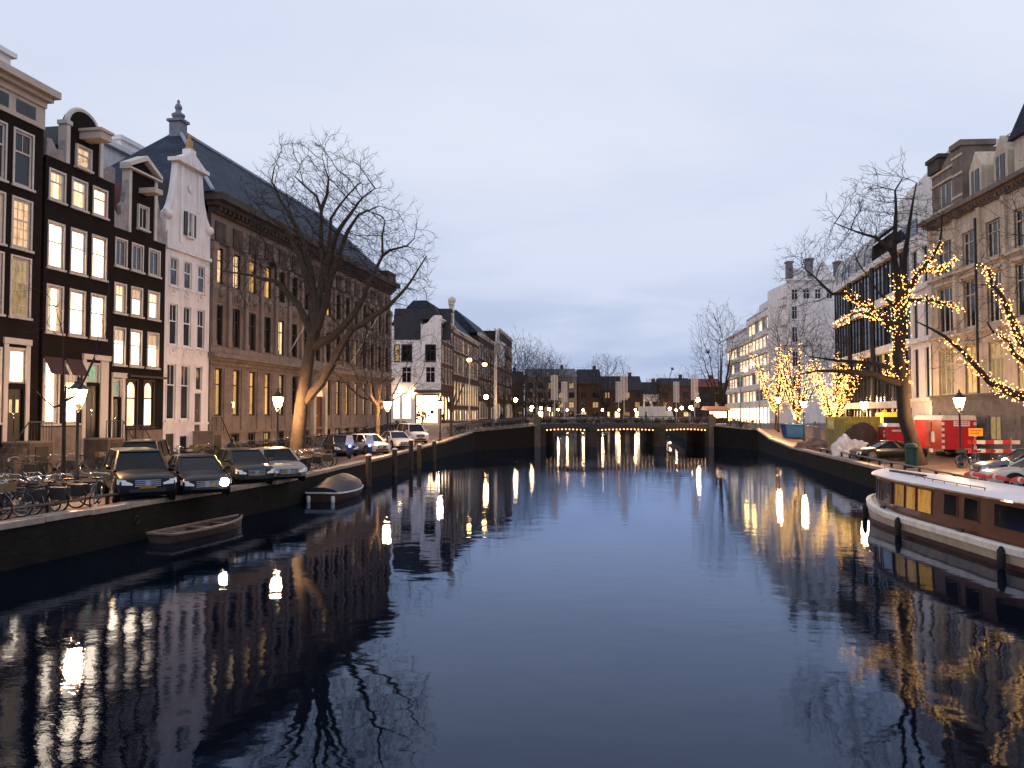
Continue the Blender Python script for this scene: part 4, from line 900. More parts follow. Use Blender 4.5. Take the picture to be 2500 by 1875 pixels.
def auto_limbs(h, w, r, n=7, fork=.3, lean=0.):
    """a free-standing tree: short trunk, limbs sweeping up and outwards"""
    Ls = [[(0, 0, -.1), (lean*.2, 0, h*fork*.5), (lean*.4, 0, h*fork)]]
    for i in range(n):
        a = 2*math.pi*(i+r.uniform(-.3, .3))/n; out = w*r.uniform(.55, 1.); zt = h*r.uniform(.62, .92)-out*.25; z0 = h*fork*r.uniform(.75, 1.)
        if i == n-1: out = w*.15; zt = h*.88
        Ls.append([(lean*.4*z0/(h*fork), 0, z0)]+[(lean*.4+out*math.cos(a)*t**.8, out*math.sin(a)*t**.8, z0+(zt-z0)*t**1.05) for t in (.3, .65, 1.)])
    return Ls
def auto_tree(name, label, loc, h, w, r0, seed, n=7, fork=.3, natt=1000, step=.42, group=None, lean=0., bark=None, tipl=.55, rleaf=.009, low=.3, up=.15, tips=2):
    cz = h*(1+low)/2; lobes = [(lean*.4, 0, cz, w*1.08, w*1.08, h*(1-low)/2*1.02)]
    L_ = [[tuple(q*(.9 if i else 1) for q in p_) if j else p_ for j, p_ in enumerate(l)] for i, l in enumerate(auto_limbs(h*.86, w*.9, random.Random(seed), n, fork, lean))]
    return tree(name, label, loc, L_, r0, seed, lobes=lobes, natt=natt, step=step, group=group, zmin=h*.2, bark=bark, tipl=tipl, rleaf=rleaf, rmin=.02, up=up, tips=tips)
auto_tree('young_tree', 'slim young tree in front of the black houses beside the left lamp', (-15.9, 28.4, 1.2), 8.4, 1.9, .085, 21, n=4, fork=.55, natt=40, step=.4, rleaf=.008, low=.5, tips=1)
auto_tree('street_tree', 'sparse spreading tree in front of the end of the sandstone palace', (-10.4, 62, 1.2), 11.5, 5.2, .2, 22, n=7, fork=.4, natt=1100, step=.33, bark=BARK2)
auto_tree('street_tree', 'slender tree in front of the brown brick house by the bridge ramp', (-6.4, 84, 1.8), 12.5, 2.6, .17, 23, n=6, natt=700, step=.35, low=.25)
auto_tree('young_tree', 'thin sapling in front of the bright shop on the left', (-9., 80, 1.6), 8., 1.6, .09, 24, n=5, fork=.4, natt=80, step=.4)
for i, (x, y, hh, w) in enumerate(((-2.2, 133, 17, 4.6), (.2, 142, 17.5, 4.8), (2.2, 152, 18, 5), (4.4, 163, 18.5, 5), (6.6, 176, 19, 5.4), (9.2, 192, 19.5, 5.6), (11.8, 210, 19, 6.), (14.5, 232, 20, 6.4))):
    auto_tree('bare_tree', '%s bare tree from the bridge in the dense row along the left bank' % ORD[i], (x-1.6, y, 1.6), hh, w, .28, 40+i, n=8, natt=1500, step=.5, group='bare trees along the left bank beyond the bridge', rleaf=.016, tipl=.8, low=.22)
auto_tree('round_tree', 'round-crowned bare tree at the far end of the canal', (24.2, 205, 1.6), 18.2, 6.8, .35, 61, n=9, fork=.32, natt=3000, step=.5, rleaf=.018, tipl=.8, low=.34)
auto_tree('tall_tree', 'tall pointed bare tree beside the white offices beyond the bridge', (35.4, 136, 2.4), 21.5, 5.0, .33, 62, n=9, fork=.22, natt=3200, step=.42, rleaf=.014, tipl=.8, low=.2)
auto_tree('far_shrub_tree', 'low bare tree under the banners at the far right of the bridge', (38.8, 175, 1.6), 13, 5., .25, 63, n=8, natt=500, step=.6, rleaf=.015, tipl=.8)
for i, (x, y, hh, w, lb) in enumerate(((36.2, 188, 12.5, 4.6, 'brown bare tree right of the far banners, nearest of three low ones'), (38.6, 214, 13., 5., 'brown bare tree right of the far banners, middle one of three low ones'), (44., 243, 13.5, 5.4, 'brown bare tree right of the far banners, farthest of three low ones'), (33.5, 246, 11., 4.2, 'small bare tree before the small white far house'))):
    auto_tree('bare_tree', lb, (x, y, 1.5), hh, w, .22, 80+i, n=8, natt=1300, step=.48, rleaf=.018, tipl=.7, low=.2)
for i, (x, y, hh, w, lb) in enumerate(((30.4, 92, 15.0, 4.2, 'small street tree covered in fairy lights, leftmost of the three lit trees'), (30.0, 84, 15.5, 3.8, 'small street tree covered in fairy lights, middle of the three lit trees'), (31.0, 77, 13.5, 4.2, 'small street tree covered in fairy lights, rightmost and brightest of the three'))):
    _, l3 = auto_tree('street_tree', lb, (x, y, gz(x, y)), hh, w, .17, 70+i, n=11, fork=.2, natt=900, step=.36)
    globals()['S3_%d' % i] = (l3, (x, y, gz(x, y)))
# ---------------------------------------------------------------- strings of lights
def fairy(label, limbs, loc, dens, spread, seed, rb=.05, bm_=None):
    r = random.Random(seed); root = thing('fairy_lights', label, 'lights', loc, 0, None); b = MB(); w = MB()
    for D, rad, t0, t1 in limbs:
        n = len(D); i0, i1 = int(t0*(n-1)), max(int(t0*(n-1))+1, int(t1*(n-1))); pts = D[i0:i1+1]; rr = rad[i0:i1+1]; k = 0.; wp = []
        for (a, ra), (c, rc) in zip(zip(pts, rr), zip(pts[1:], rr[1:])):
            L = (c-a).length; m = max(1, int(L*dens))
            for q in range(m):
                p = a.lerp(c, (q+r.random())/m); d = Vector((r.gauss(0, 1), r.gauss(0, 1), r.gauss(0, 1))).normalized(); b.octa(p+d*(ra+spread*r.random()), rb*(.62+.9*r.random()**3))
            for q in range(4):
                k += 1.4; u = (c-a).normalized().orthogonal().normalized(); v = (c-a).normalized().cross(u); wp.append(a.lerp(c, q/4)+(u*math.cos(k)+v*math.sin(k))*(ra+.02))
        if len(wp) > 2: w.tube(wp, .008, 3)
    stuff(b.obj('bulbs', bm_ or BULB, root)); w.obj('wire', IRON, root); return root
g = lambda k, a, b: (*TR3[k], a, b)
fairy('strings of warm lights wound round the elm by the red hut', [g(0, .55, 1.), g(1, 0, .3), g(2, 0, .25), g(3, 0, .8), g(4, 0, 1), g(5, 0, 1), g(6, .1, .72), g(7, 0, 1), g(11, 0, .5), g(8, 0, .25)], (23.81, 47, 1.2), 42, .3, 1, rb=.034)
fairy('thick strings of warm lights along the drooping limbs at the right edge', [(*TQ3[i], a, b) for i, a, b in ((1, .1, 1.), (2, .15, .8), (3, .1, .9), (4, .2, .8), (1, .2, .6), (2, .2, .5))], (24.13, 35, 1.2), 38, .26, 2, rb=.028)
for i, (lb, dn) in enumerate((('warm lights strung through the leftmost of the three small lit trees', 5.5), ('warm lights strung through the middle of the three small lit trees', 5.5), ('dense warm lights strung through the rightmost of the three small lit trees', 12))):
    l3, lc = globals()['S3_%d' % i]; fairy(lb, [(*l, .0 if k else .7, .95) for k, l in enumerate(l3)], lc, dn*2.2, .6, 5+i, rb=.042, bm_=BULB2)

# ================================================================== STREET LAMPS
def lantern_lamp():
    root = thing('street_lamp', '', 'street lamp')
    MB().lathe([(.16, 0), (.16, .25), (.1, .32), (.1, .9), (.06, 1.0), (.05, 3.0), (.07, 3.05), (.045, 3.1), (.045, 3.25)], 10).obj('post', IRON, root, smooth=True)
    cr = MB()
    for a in range(4):
        c, s = math.cos(a*math.pi/2+.78), math.sin(a*math.pi/2+.78); cr.tube([(.03*c, .03*s, 3.1), (.15*c, .15*s, 3.2), (.17*c, .17*s, 3.36)], .016, 5)
    cr.obj('bracket', IRON, root)
    gl = MB().lathe([(.165, 3.38), (.30, 3.86)], 6).obj('lantern_glass', LAMP, root)
    fr = MB()
    for k in range(6):
        a = 2*math.pi*(k+.5)/6; fr.tube([(.172*math.cos(a), .172*math.sin(a), 3.37), (.31*math.cos(a), .31*math.sin(a), 3.87)], .012, 4)
    fr.obj('glazing_bars', IRON, gl)
    MB().lathe([(.34, 3.87), (.35, 3.9), (.22, 4.02), (.14, 4.1), (.14, 4.16), (.05, 4.2), (.06, 4.28), (.01, 4.38)], 10).obj('cap', IRON, root, smooth=True)
    return root
lm = lantern_lamp(); first = True
for x, y, lb in ((-15.75, 29, 'lit lantern street lamp in front of the black houses, nearest on the left'), (-12.6, 43, 'lit lantern street lamp left of the big elm trunk'), (-9.35, 60, 'lit lantern street lamp in front of the arched end of the palace'),
                 (25.2, 45, 'lit lantern street lamp standing before the red site hut'), (27.3, 62, 'lit lantern street lamp behind the yellow container'), (-7., 78, 'lit lantern lamp before the glowing shop on the left'),
                 (29.2, 80, 'lit lantern lamp under the brightest small lit tree'), (30., 90, 'lit lantern lamp under the leftmost small lit tree')):
    o = lm if first else dup(lm, (0, 0, 0)); first = False; o.location = (x, y, gz(x, y)); o['label'] = lb; o.rotation_euler.z = rng.uniform(0, 1)
def globe_lamp():
    root = thing('far_street_lamp', 'small lit street lamp glowing at the far end of the canal', 'street lamp', group='lit street lamps beyond the bridge')
    MB().lathe([(.1, 0), (.05, .6), (.05, 3.6)], 6).obj('post', IRON, root); MB().ball((0, 0, 3.85), .30, 10).obj('globe', LAMPF, root, smooth=True); return root
gl = globe_lamp(); pts = [(.6, 131), (3.5, 140), (6., 165), (9, 195), (13, 225), (17, 246), (22, 247), (28, 247), (33, 247), (38, 246), (30.5, 131), (32, 143), (34, 160), (36.5, 185), (38.5, 210), (41, 240), (46, 252), (52, 253), (-3.5, 108), (12, 252), (6, 252), (45, 200)]
for i, (x, y) in enumerate(pts):
    o = gl if i == 0 else dup(gl, (0, 0, 0)); o.location = (x, y, 2.6 if y < 132 else 1.5)
def tall_lamp(label, x, y, z, top, arm):
    root = thing('tall_street_lamp', label, 'street lamp', (x, y, z)); MB().lathe([(.13, 0), (.11, 3), (.07, top)], 8).obj('mast', mat('pale_metal', (.4, .4, .42), .5), root)
    if arm: MB().tube([(0, 0, top-.1), (arm*.6, 0, top+.15), (arm, 0, top+.1)], .04, 6).obj('arm', IRON, root)
    MB().ball((arm, 0, top+(.0 if arm else .25)), .34, 10, .24).obj('lamp_head', SODIUM, root, smooth=True)
tall_lamp('tall orange street light on a short mast above the left bridge approach', -6., 112, 2.6, 8.9, 0)
tall_lamp('tall orange street light on the long white mast at the left end of the bridge', -2.45, 112, 2.6, 8.5, -1.4)
tall_lamp('tall street light left of the small lit trees on the right bank', 37.8, 122, 2.6, 9.2, -1.)
tall_lamp('second tall street light in front of the white offices on the right', 34.6, 121, 2.6, 8.2, .8)
o = thing('white_mast', 'tall plain white mast at the left end of the bridge', 'mast', (-2.2, 111, 2.6)); MB().lathe([(.14, 0), (.12, 5), (.08, 9.6)], 8).obj('pole', TRIM, o); MB().ball((0, 0, 9.7), .13, 8).obj('finial', TRIM, o)
# light banners on the bridge
def banner(i, x, y):
    root = thing('light_banner', '', 'banner', (x, y, 2.7)); MB().lathe([(.07, 0), (.05, 6.6)], 8).obj('pole', TRIM, root)
    for s in (0, 1):
        fr = MB(); x0 = -.42+s*.47; x1 = x0+.37
        for xx in (x0, x1): fr.tube([(xx, -.08, 3.3), (xx, -.08, 6.5)], .05, 4)
        for k in range(23): fr.tube([(x0, -.08, 3.3+k*3.2/22), (x1, -.08, 3.3+k*3.2/22)], .034, 3)
        for k in range(1, 4): fr.tube([(x0+(x1-x0)*k/4, -.08, 3.3), (x0+(x1-x0)*k/4, -.08, 6.5)], .026, 3)
        fr.obj('lattice_panel', mat('pale_lattice', (.78, .70, .64), .6), root)
    return root
for i, (x, y, lb) in enumerate(((5.55, 104.4, 'tall lattice light banner on the near parapet, leftmost of six'), (8.2, 125.2, 'lattice light banner second from the left, on the far parapet'), (16.7, 125.2, 'lattice light banner on the far parapet just left of the middle pole'),
                            (14.65, 104.4, 'tall lattice light banner at the middle of the near parapet'), (25.75, 125.2, 'lattice light banner on the far parapet, second from the right'), (23.85, 104.4, 'tall lattice light banner on the near parapet, rightmost of six'))):
    banner(i, x, y)['label'] = lb
# ================================================================== CARS
def wheel_mesh(r, w):
    t = MB(); prof = [(r*.66, -w/2), (r*.93, -w/2), (r, -w*.3), (r, w*.3), (r*.93, w/2), (r*.66, w/2)]
    t.lathe(prof, 18, axis='y'); rm = MB(); rm.lathe([(r*.66, -w*.46), (r*.64, -w*.40)], 18, axis='y')
    rs = MB()
    for k in range(9):
        a = 2*math.pi*k/9; rs.tube([(0, -w*.5, 0), (r*.62*math.cos(a), -w*.49, r*.62*math.sin(a))], .028, 4)
    rs.lathe([(r*.16, -w*.54), (r*.15, -w*.4)], 10, axis='y'); rs.tube([(r*.64*math.cos(q*math.pi/9), -w*.47, r*.64*math.sin(q*math.pi/9)) for q in range(19)], .02, 4)
    return t.mesh('tyre', TYRE, True), rm.mesh('disc', IRON), rs.mesh('rim', mat('alloy', (.38, .38, .4), .3, .1, 3., metal=.8))
WM = {}
def car(label, x, y, heading, kind, paint, lamps=False, z=None, group=None):
    """heading: degrees, direction of the nose (0 = +x)"""
    K = dict(suv=(4.7, .95, 1.72, 1.08, .40, -2.1, 1.05, -2.0, .35), sedan=(4.6, .89, 1.44, .92, .33, -1.55, 1.15, -.95, .3), hatch=(3.9, .85, 1.48, .95, .31, -1.75, 1.0, -1.4, .25), sport=(4.4, .9, 1.29, .86, .34, -1.75, 1.0, -.35, .15), van=(4.4, .9, 1.8, 1.1, .32, -2.0, 1.35, -1.9, .75))[kind]
    Lc, w, H, belt, wr, rb, fb, rt, ft = K; l = Lc/2; root = thing('parked_car', label, 'car', (x, y, gz(x, y) if z is None else z), R(heading), group)
    hood = belt-.06; nose = {'suv': .88, 'sedan': .70, 'hatch': .76, 'sport': .66, 'van': .9}[kind]; tail = belt-.02 if kind != 'sport' else .85; zb = .22 if kind != 'suv' else .3
    st = [(-l, w*.80, zb+.2, tail-.22), (-l+.06, w*.88, zb+.06, tail-.1), (-l+.3, w*.97, zb, tail), (rb+.1, w, zb, belt), (-.6, w, zb, belt), (.4, w, zb, belt-.01), (fb, w, zb, hood+.02), (fb+.35, w*.99, zb, hood-.02), (l-.45, w*.98, zb, nose+.09), (l-.2, w*.95, zb+.02, nose+.03), (l-.07, w*.92, zb+.03, nose-.02), (l-.01, w*.89, zb+.05, nose-.07), (l, w*.86, zb+.1, nose-.13)]
    mb = MB(); rings = []
    for xx, ww, b_, t_ in st:
        hgt = t_-b_; ring = [(ww*.90, b_), (ww*.985, b_+hgt*.16), (ww*1.0, b_+hgt*.45), (ww*.985, b_+hgt*.72), (ww*.93, b_+hgt*.93), (ww*.80, t_), (ww*.4, t_+.02), (0, t_+.03)]
        full = ring+[(-a, c) for a, c in reversed(ring[:-1])]; rings.append(len(mb.v)); mb.v += [(xx, a, c) for a, c in full]
    n = 15
    for a, b in zip(rings, rings[1:]): mb.f += [(a+i, b+i, b+(i+1) % n, a+(i+1) % n) for i in range(n)]
    mb.f += [tuple(range(rings[0], rings[0]+n)), tuple(reversed(range(rings[-1], rings[-1]+n)))]
    bd = mb.obj('body', paint, root, smooth=True)
    # greenhouse
    wb, wt = w*.91, w*.70; z0, z1 = belt-.03, H-.05
    A = [(rb, -wb, z0), (fb, -wb, z0-.03), (fb, wb, z0-.03), (rb, wb, z0)]; B = [(rt, -wt, z1), (ft, -wt, z1), (ft, wt, z1), (rt, wt, z1)]
    MB().hull8(A, B).obj('windows', mat('car_glass', (.006, .008, .012), .08, .2, 2., spec=.22), root)
    rf = MB(); q = .05
    for zz, s in ((z1-.01, 1.03), (z1+.035, .95), (z1+.055, .75)): rf.v += [(rt+(1-s)*.8-q*(s > 1), -wt*s, zz), (rt+.3*(ft-rt), -wt*s, zz+.012), (ft-(1-s)*.8+q*(s > 1), -wt*s, zz), (ft-(1-s)*.8+q*(s > 1), wt*s, zz), (rt+.3*(ft-rt), wt*s, zz+.012), (rt+(1-s)*.8-q*(s > 1), wt*s, zz)]
    for k in (0, 6): rf.f += [(k+i, k+(i+1) % 6, k+6+(i+1) % 6, k+6+i) for i in range(6)]
    rf.f += [tuple(range(12, 18))]; rf.obj('roof', paint, root, smooth=True)
    pl = MB()
    for a, b in zip(A, B): pl.tube([a, b], [.06, .045], 5)
    for s in (-1, 1): pl.tube([((rb+fb)/2-.1, s*wb*1.0, z0), ((rt+ft)/2, s*wt*1.0, z1)], .04, 4)
    pl.obj('pillars', paint, root)
    # wheels and arches
    key = wr
    if key not in WM: WM[key] = wheel_mesh(wr, .22)
    for xx in (-l+.85, l-.87):
        for s in (-1, 1):
            MB().lathe([(wr+.07, -.01), (wr+.07, .02)], 20, (xx, s*w*1.0-.004*s, wr+.02), 'y').obj('wheel_arch', TYRE, root)
            wh = link('wheel', WM[key][0], root, (xx, s*(w-.07), wr), 0. if s < 0 else math.pi); link('disc', WM[key][1], wh); link('rim', WM[key][2], wh)
    for s in (-1, 1):
        hm = MB(); hy = w*.62; hx = l-.04
        hm.hull8([(l-.22, s*w*.90, nose-.27), (l+.012, s*w*.50, nose-.27), (l+.018, s*w*.84, nose-.25), (l-.16, s*w*.985, nose-.22)], [(l-.25, s*w*.90, nose-.07), (l-.02, s*w*.50, nose-.10), (l+.0, s*w*.84, nose-.08), (l-.2, s*w*.975, nose-.05)])
        ho = hm.obj('headlight', LENS, root)
        if lamps and (lamps != 'one' or s > 0): MB().ball((hx+.0, s*w*.66, nose-.17), .16, 12).obj('bulb', HEADL, ho)
        MB().box(-l+.02, -l+.1, s*w*.55-.16, s*w*.55+.16, tail-.34, tail-.2).obj('tail_light', mat('red_lens', (.3, .01, .01), .2), root)
        m = MB(); m.ball((fb-.18, s*(w+.1), belt+.07), .1, 8, .08); m.box(fb-.2, fb-.12, min(s*w*.88, s*(w+.1)), max(s*w*.88, s*(w+.1)), belt+.0, belt+.04); m.obj('mirror', paint, root, smooth=True)
    gr = MB(); gr.box(l-.05, l+.01, -w*.44, w*.44, nose-.32, nose-.1); gr.box(l-.03, l+.012, -w*.6, w*.6, zb+.08, zb+.2); go = gr.obj('grille', IRON, root)
    ch = MB()
    for k in range(4): ch.box(l-.02, l+.024, -w*.42, w*.42, nose-.315+k*.062, nose-.285+k*.062)
    ch.box(l-.02, l+.03, -.08, .08, nose-.29, nose-.13); ch.obj('chrome_bars', CHROME, go)
    MB().box(l+.012, l+.028, -.26, .26, zb+.2, zb+.31).obj('number_plate', PLATE, root)
    MB().box(-l+.5, l-.5, -w*.85, w*.85, zb-.1, zb+.1).obj('underbody', TYRE, root)
    return root
P_BLK = mat('black_car_paint', (.007, .0075, .009), .3, .1, 2., spec=.25, coat=.12); P_SIL = mat('silver_car_paint', (.30, .28, .26), .3, .1, 2., metal=.5, coat=.5); P_WHT = mat('white_car_paint', (.62, .62, .66), .3, .1, 2., coat=.5)
P_DBL = mat('dark_blue_car_paint', (.015, .02, .04), .28, .1, 2., spec=.3, coat=.2); P_GRY = mat('grey_car_paint', (.10, .115, .15), .28, .1, 2., metal=.4, coat=.5); P_GRN = mat('dark_green_car_paint', (.02, .02, .012), .3, .1, 2., spec=.3, coat=.15); P_CRM = mat('cream_car_paint', (.5, .46, .40), .3, .1, 2., coat=.5)
car('black off-road car with chrome grille parked nose to the water at the left', -13.5, 28.9, -57, 'suv', P_BLK)
car('dark car beside the black off-road car with one headlamp shining', -12.1, 30.6, -58, 'sedan', P_BLK, 'one')
car('dark van standing behind the two dark cars on the left quay', -16.8, 36.5, -75, 'van', P_BLK)
car('dark green hatchback parked left of the silver saloon', -11.75, 35., -55, 'hatch', P_GRN)
car('silver saloon car parked nose to the water before the big elm', -10.95, 36.9, -58, 'sedan', P_SIL)
car('dark blue car behind the two scooters on the left quay', -12.3, 57.5, -65, 'hatch', P_DBL)
car('small white hatchback right behind the scooters', -10.75, 60., -50, 'hatch', P_WHT)
car('white saloon, nearer of the two white cars by the mooring posts', -9.95, 68.5, -62, 'sedan', P_WHT)
car('white people carrier, farther of the two white cars by the mooring posts', -9.5, 76., -62, 'van', P_WHT)
car('low black sports car in front of the red site box on the right quay', 24.2, 51.6, 178, 'sport', P_BLK)
car('blue grey saloon at the right edge behind the pale car', 23.4, 36., 168, 'sedan', P_GRY)
car('pale cream saloon at the right edge, nearest car on the right quay', 20.9, 31.2, 165, 'sedan', P_CRM)
car('dark car crossing the bridge on the left', 10.5, 118, 0, 'sedan', P_GRY, z=2.67)
# ================================================================== BICYCLES
def ring(mb, R_, r, n=20, m=4, c=(0, 0, 0)):
    mb.tube([(c[0]+R_*math.cos(2*math.pi*i/n), c[1], c[2]+R_*math.sin(2*math.pi*i/n)) for i in range(n+1)], r, m, cap=False); return mb
WT = ring(MB(), .335, .022).mesh('tyre', TYRE); WR = ring(MB(), .305, .010).mesh('rim', CHROME)
sp = MB()
for k in range(9): sp.tube([(.0, 0, 0), (.3*math.cos(k*.698), 0, .3*math.sin(k*.698))], .004, 3)
WSP = sp.mesh('spokes', CHROME)
def frame_mesh(m):
    f = MB(); hub, bb, st, hd = (-.55, 0, .35), (-.08, 0, .30), (-.24, 0, .82), (.33, 0, .86)
    for a, b, r in ((bb, st, .017), (bb, (.36, 0, .70), .019), (st, (.35, 0, .80), .017), (bb, hub, .012), (st, hub, .011), (hd, (.36, 0, .68), .02), ((.36, 0, .68), (.55, 0, .35), .014)): f.tube([a, b], r, 5)
    f.lathe([(.09, -.01), (.09, .01)], 10, (-.08, -.05, .3), 'y'); f.tube([(-.08, -.1, .3), (-.08, -.1, .14)], .012, 4); f.tube([(-.08, .1, .3), (-.08, .1, .46)], .012, 4); f.tube([(-.08, -.1, .3), (-.08, .1, .3)], .012, 4)
    for s in (-.05, .05): f.tube([(-.24, s*.6, .76), (-.85, s*1.4, .76)], .009, 4); f.tube([(-.8, s*1.4, .76), (-.55, s, .35)], .008, 4)
    for c in (-.55, .55): f.tube([(c+.375*math.cos(R(a)), 0, .35+.375*math.sin(R(a))) for a in range(20, 200, 30)], .014, 4)
    return f.mesh('frame', m)
FR = [frame_mesh(mat(n_, c_, .4, .2, 4., spec=.5)) for n_, c_ in (('bike_black', (.015, .015, .016)), ('bike_grey', (.16, .16, .17)), ('bike_brown', (.10, .06, .03)), ('bike_blue', (.03, .05, .09)))]
HB = MB().tube([(.33, 0, .86), (.31, 0, 1.02)], .014, 5).tube([(.12, -.28, 1.0), (.24, -.26, 1.06), (.33, -.1, 1.05), (.33, .1, 1.05), (.24, .26, 1.06), (.12, .28, 1.0)], .013, 5).ball((.42, 0, .9), .05, 8).mesh('handlebar', CHROME)
SD = MB().hull8([(-.42, -.1, .9), (-.08, -.02, .92), (-.08, .02, .92), (-.42, .1, .9)], [(-.44, -.11, .96), (-.06, -.025, .95), (-.06, .025, .95), (-.44, .11, .96)]).tube([(-.24, 0, .8), (-.26, 0, .92)], .013, 5).mesh('saddle', DWOOD)
CRT = MB().box(.42, .75, -.2, .2, .82, .84).box(.42, .44, -.2, .2, .84, 1.05).box(.73, .75, -.2, .2, .84, 1.05).box(.44, .73, -.2, -.18, .84, 1.05).box(.44, .73, .18, .2, .84, 1.05).mesh('front_crate', mat('crate_plastic', (.16, .11, .05), .6))
SBG = MB().hull8([(-.82, -.2, .42), (-.42, -.2, .42), (-.42, .2, .42), (-.82, .2, .42)], [(-.86, -.17, .78), (-.38, -.17, .78), (-.38, .17, .78), (-.86, .17, .78)]).mesh('saddlebag', mat('saddlebag_canvas', (.02, .018, .017), .8, .4, 5.))
def bike(x, y, ang, label, group, z=None, k=None, lean=0.):
    o = thing('bicycle', label, 'bicycle', (x, y, gz(x, y) if z is None else z), ang, group); o.rotation_euler = (lean, 0, ang); k = rng.randrange(4) if k is None else k
    for c in (-.55, .55): w = link('wheel', WT, o, (c, 0, .36)); link('rim', WR, w); link('spokes', WSP, w)
    link('frame', FR[k], o); link('handlebar', HB, o); link('saddle', SD, o)
    if rng.random() < .3: link('front_crate', CRT, o)
    if rng.random() < .55: link('saddlebag', SBG, o)
    return o
def qpt(Q, y, back):
    """a point 'back' metres behind the quay edge at y, with the direction of the edge"""
    x0, z0 = lerp_q(Q, y); x1, z1 = lerp_q(Q, y+.5); d = Vector((x1-x0, .5, 0)).normalized(); n = Vector((d.y, -d.x, 0))*(-1 if Q is LQ else 1)
    return x0+n.x*back, y+n.y*back, math.atan2(d.y, d.x)
GB = 'bicycles packed along the left quay'
y = 19.6; bi = 0
while y < 26.2:
    bi += 1
    for bk in (1.5, 3.2):
        x_, y_, a = qpt(LQ, y+rng.uniform(-.1, .1), bk+rng.uniform(-.2, .2)); bike(x_, y_, a+R(90)+rng.uniform(-.35, .35)+(math.pi if rng.random() < .3 else 0), '%s parked bicycle from the left in the %s row at the lower left' % (ORD[bi-1], 'water-side' if bk < 2 else 'house-side'), GB, lean=rng.uniform(-.14, .14))
    y += .55
x_, y_, a = qpt(LQ, 25.9, 1.0); bike(x_, y_, a+.5, 'bicycle with a pale rim standing at the quay edge left of the black car', GB, k=1, lean=.1)
y = 38.8; bi = 0
while y < 45.5:
    bi += 1
    x_, y_, a = qpt(LQ, y, 1.3+rng.uniform(-.3, .3)); bike(x_, y_, a+R(90)+rng.uniform(-.3, .3), '%s parked bicycle from the left in the cluster right of the silver saloon' % ORD[bi-1], 'bicycles by the big elm', lean=rng.uniform(-.12, .12)); y += .5
for i in range(44):
    y = 57+i*.86; bike(-31+.169*y+2.2+rng.uniform(-.3, .6), y, R(80)+R(90)+rng.uniform(-.3, .3), 'bicycle parked along the foot of the sandstone palace', 'bicycles before the palace', lean=rng.uniform(-.1, .1))
for i in range(16):
    y = 35.5+i*1.3; bike(-31+.169*y+3.2+rng.uniform(-.4, .5), y, R(80)+R(90)+rng.uniform(-.5, .5), '%s bicycle from the left before the stoops of the canal houses' % ORD[i], 'bicycles before the canal houses', lean=rng.uniform(-.1, .1))
for i in range(26):
    t = i/26; bike(-6.6+t*8.4, 86+t*15.6, R(60)+R(90)+rng.uniform(-.4, .4), 'bicycle leaning on the railing of the left bridge ramp', 'bicycles on the bridge ramp', z=gz(0, 86+t*15.6), lean=rng.uniform(-.12, .12))
for i in range(52):
    x = 3.9+i*.41; bike(x, BY0+.75+rng.uniform(-.1, .3), R(90)*rng.choice((0, 1, 0))+rng.uniform(-.35, .35), 'bicycle chained to the near railing of the bridge', 'bicycles on the bridge', z=2.67, lean=rng.uniform(-.15, .15))
for i in range(12): bike(27.6+rng.uniform(-.6, .4), 93+i*.8, rng.uniform(0, 3), 'bicycle by the right wing wall of the bridge', 'bicycles on the right bridge ramp', z=gz(27, 93+i*.8))
bike(25.6, 44.5, R(170), 'bicycle leaning against the lamp post by the red hut', None, lean=.1); bike(26.6, 44.9, R(160), 'second bicycle just right of the lamp post on the right quay', None, lean=-.1)
# ================================================================== BOATS
def loft(mb, secs, closed=False, cap=True):
    n = len(secs[0]); o = len(mb.v)
    for s in secs: mb.v += [tuple(p) for p in s]
    m = n if closed else n-1
    for j in range(len(secs)-1):
        a, b = o+j*n, o+(j+1)*n; mb.f += [(a+i, b+i, b+(i+1) % n, a+(i+1) % n) for i in range(m)]
    if cap and closed: mb.f += [tuple(range(o, o+n)), tuple(reversed(range(o+(len(secs)-1)*n, o+len(secs)*n)))]
    return mb
def half(s, B, L=16.):
    a = [(0, .06), (.25, .42), (.6, .72), (1.2, 1.05), (2.2, 1.35), (3.6, 1.54), (5.5, 1.6), (L-5, 1.6), (L-2, 1.4), (L-.5, 1.1), (L, .8)]
    for (x0, y0), (x1, y1) in zip(a, a[1:]):
        if x0 <= s <= x1: return (y0+(y1-y0)*(s-x0)/(x1-x0))*B/1.6
    return .05
bt = thing('tour_boat', 'white-hulled canal tour boat with varnished wooden cabin and white roof, moored right', 'boat', (15.25, 33.2, 0), math.atan2(.999, .03))
S = [0, .12, .3, .6, 1., 1.5, 2.2, 3., 4., 5.5, 8, 11, 12.5, 14, 15.2, 16]
sheer = lambda s: .62+.30*max(0, 1-s/5.)**1.6+.08*max(0, (s-12)/5)
hull = MB(); strake = MB(); boot = MB(); deck = MB()
loft(hull, [[(-s, k*half(s, 1.6)*q, z) for k, q, z in ((1, .99, sheer(s)-.20), (1, .97, .3), (1, .93, .14))] for s in S], cap=False); loft(hull, [[(-s, -half(s, 1.6)*q, z) for q, z in ((.93, .14), (.97, .3), (.99, sheer(s)-.20))] for s in S], cap=False)
HW = mat('boat_white', (.68, .66, .62), .4, .12, 1.5, dirt=.3); HC = mat('boat_cream', (.50, .45, .36), .4, .15, 1.5, dirt=.4); VARN = mat('varnished_wood', (.085, .026, .012), .3, .3, 6., coat=.5); BROWN = mat('boot_stripe', (.05, .02, .014), .5)
hull.v += []; hull.obj('hull', HC, bt, smooth=True)
for k in (1, -1): loft(boot, [[(-s, k*half(s, 1.6)*.935, .15), (-s, k*half(s, 1.6)*.87, -.5)] for s in S], cap=False)
boot.obj('boot_stripe', BROWN, bt)
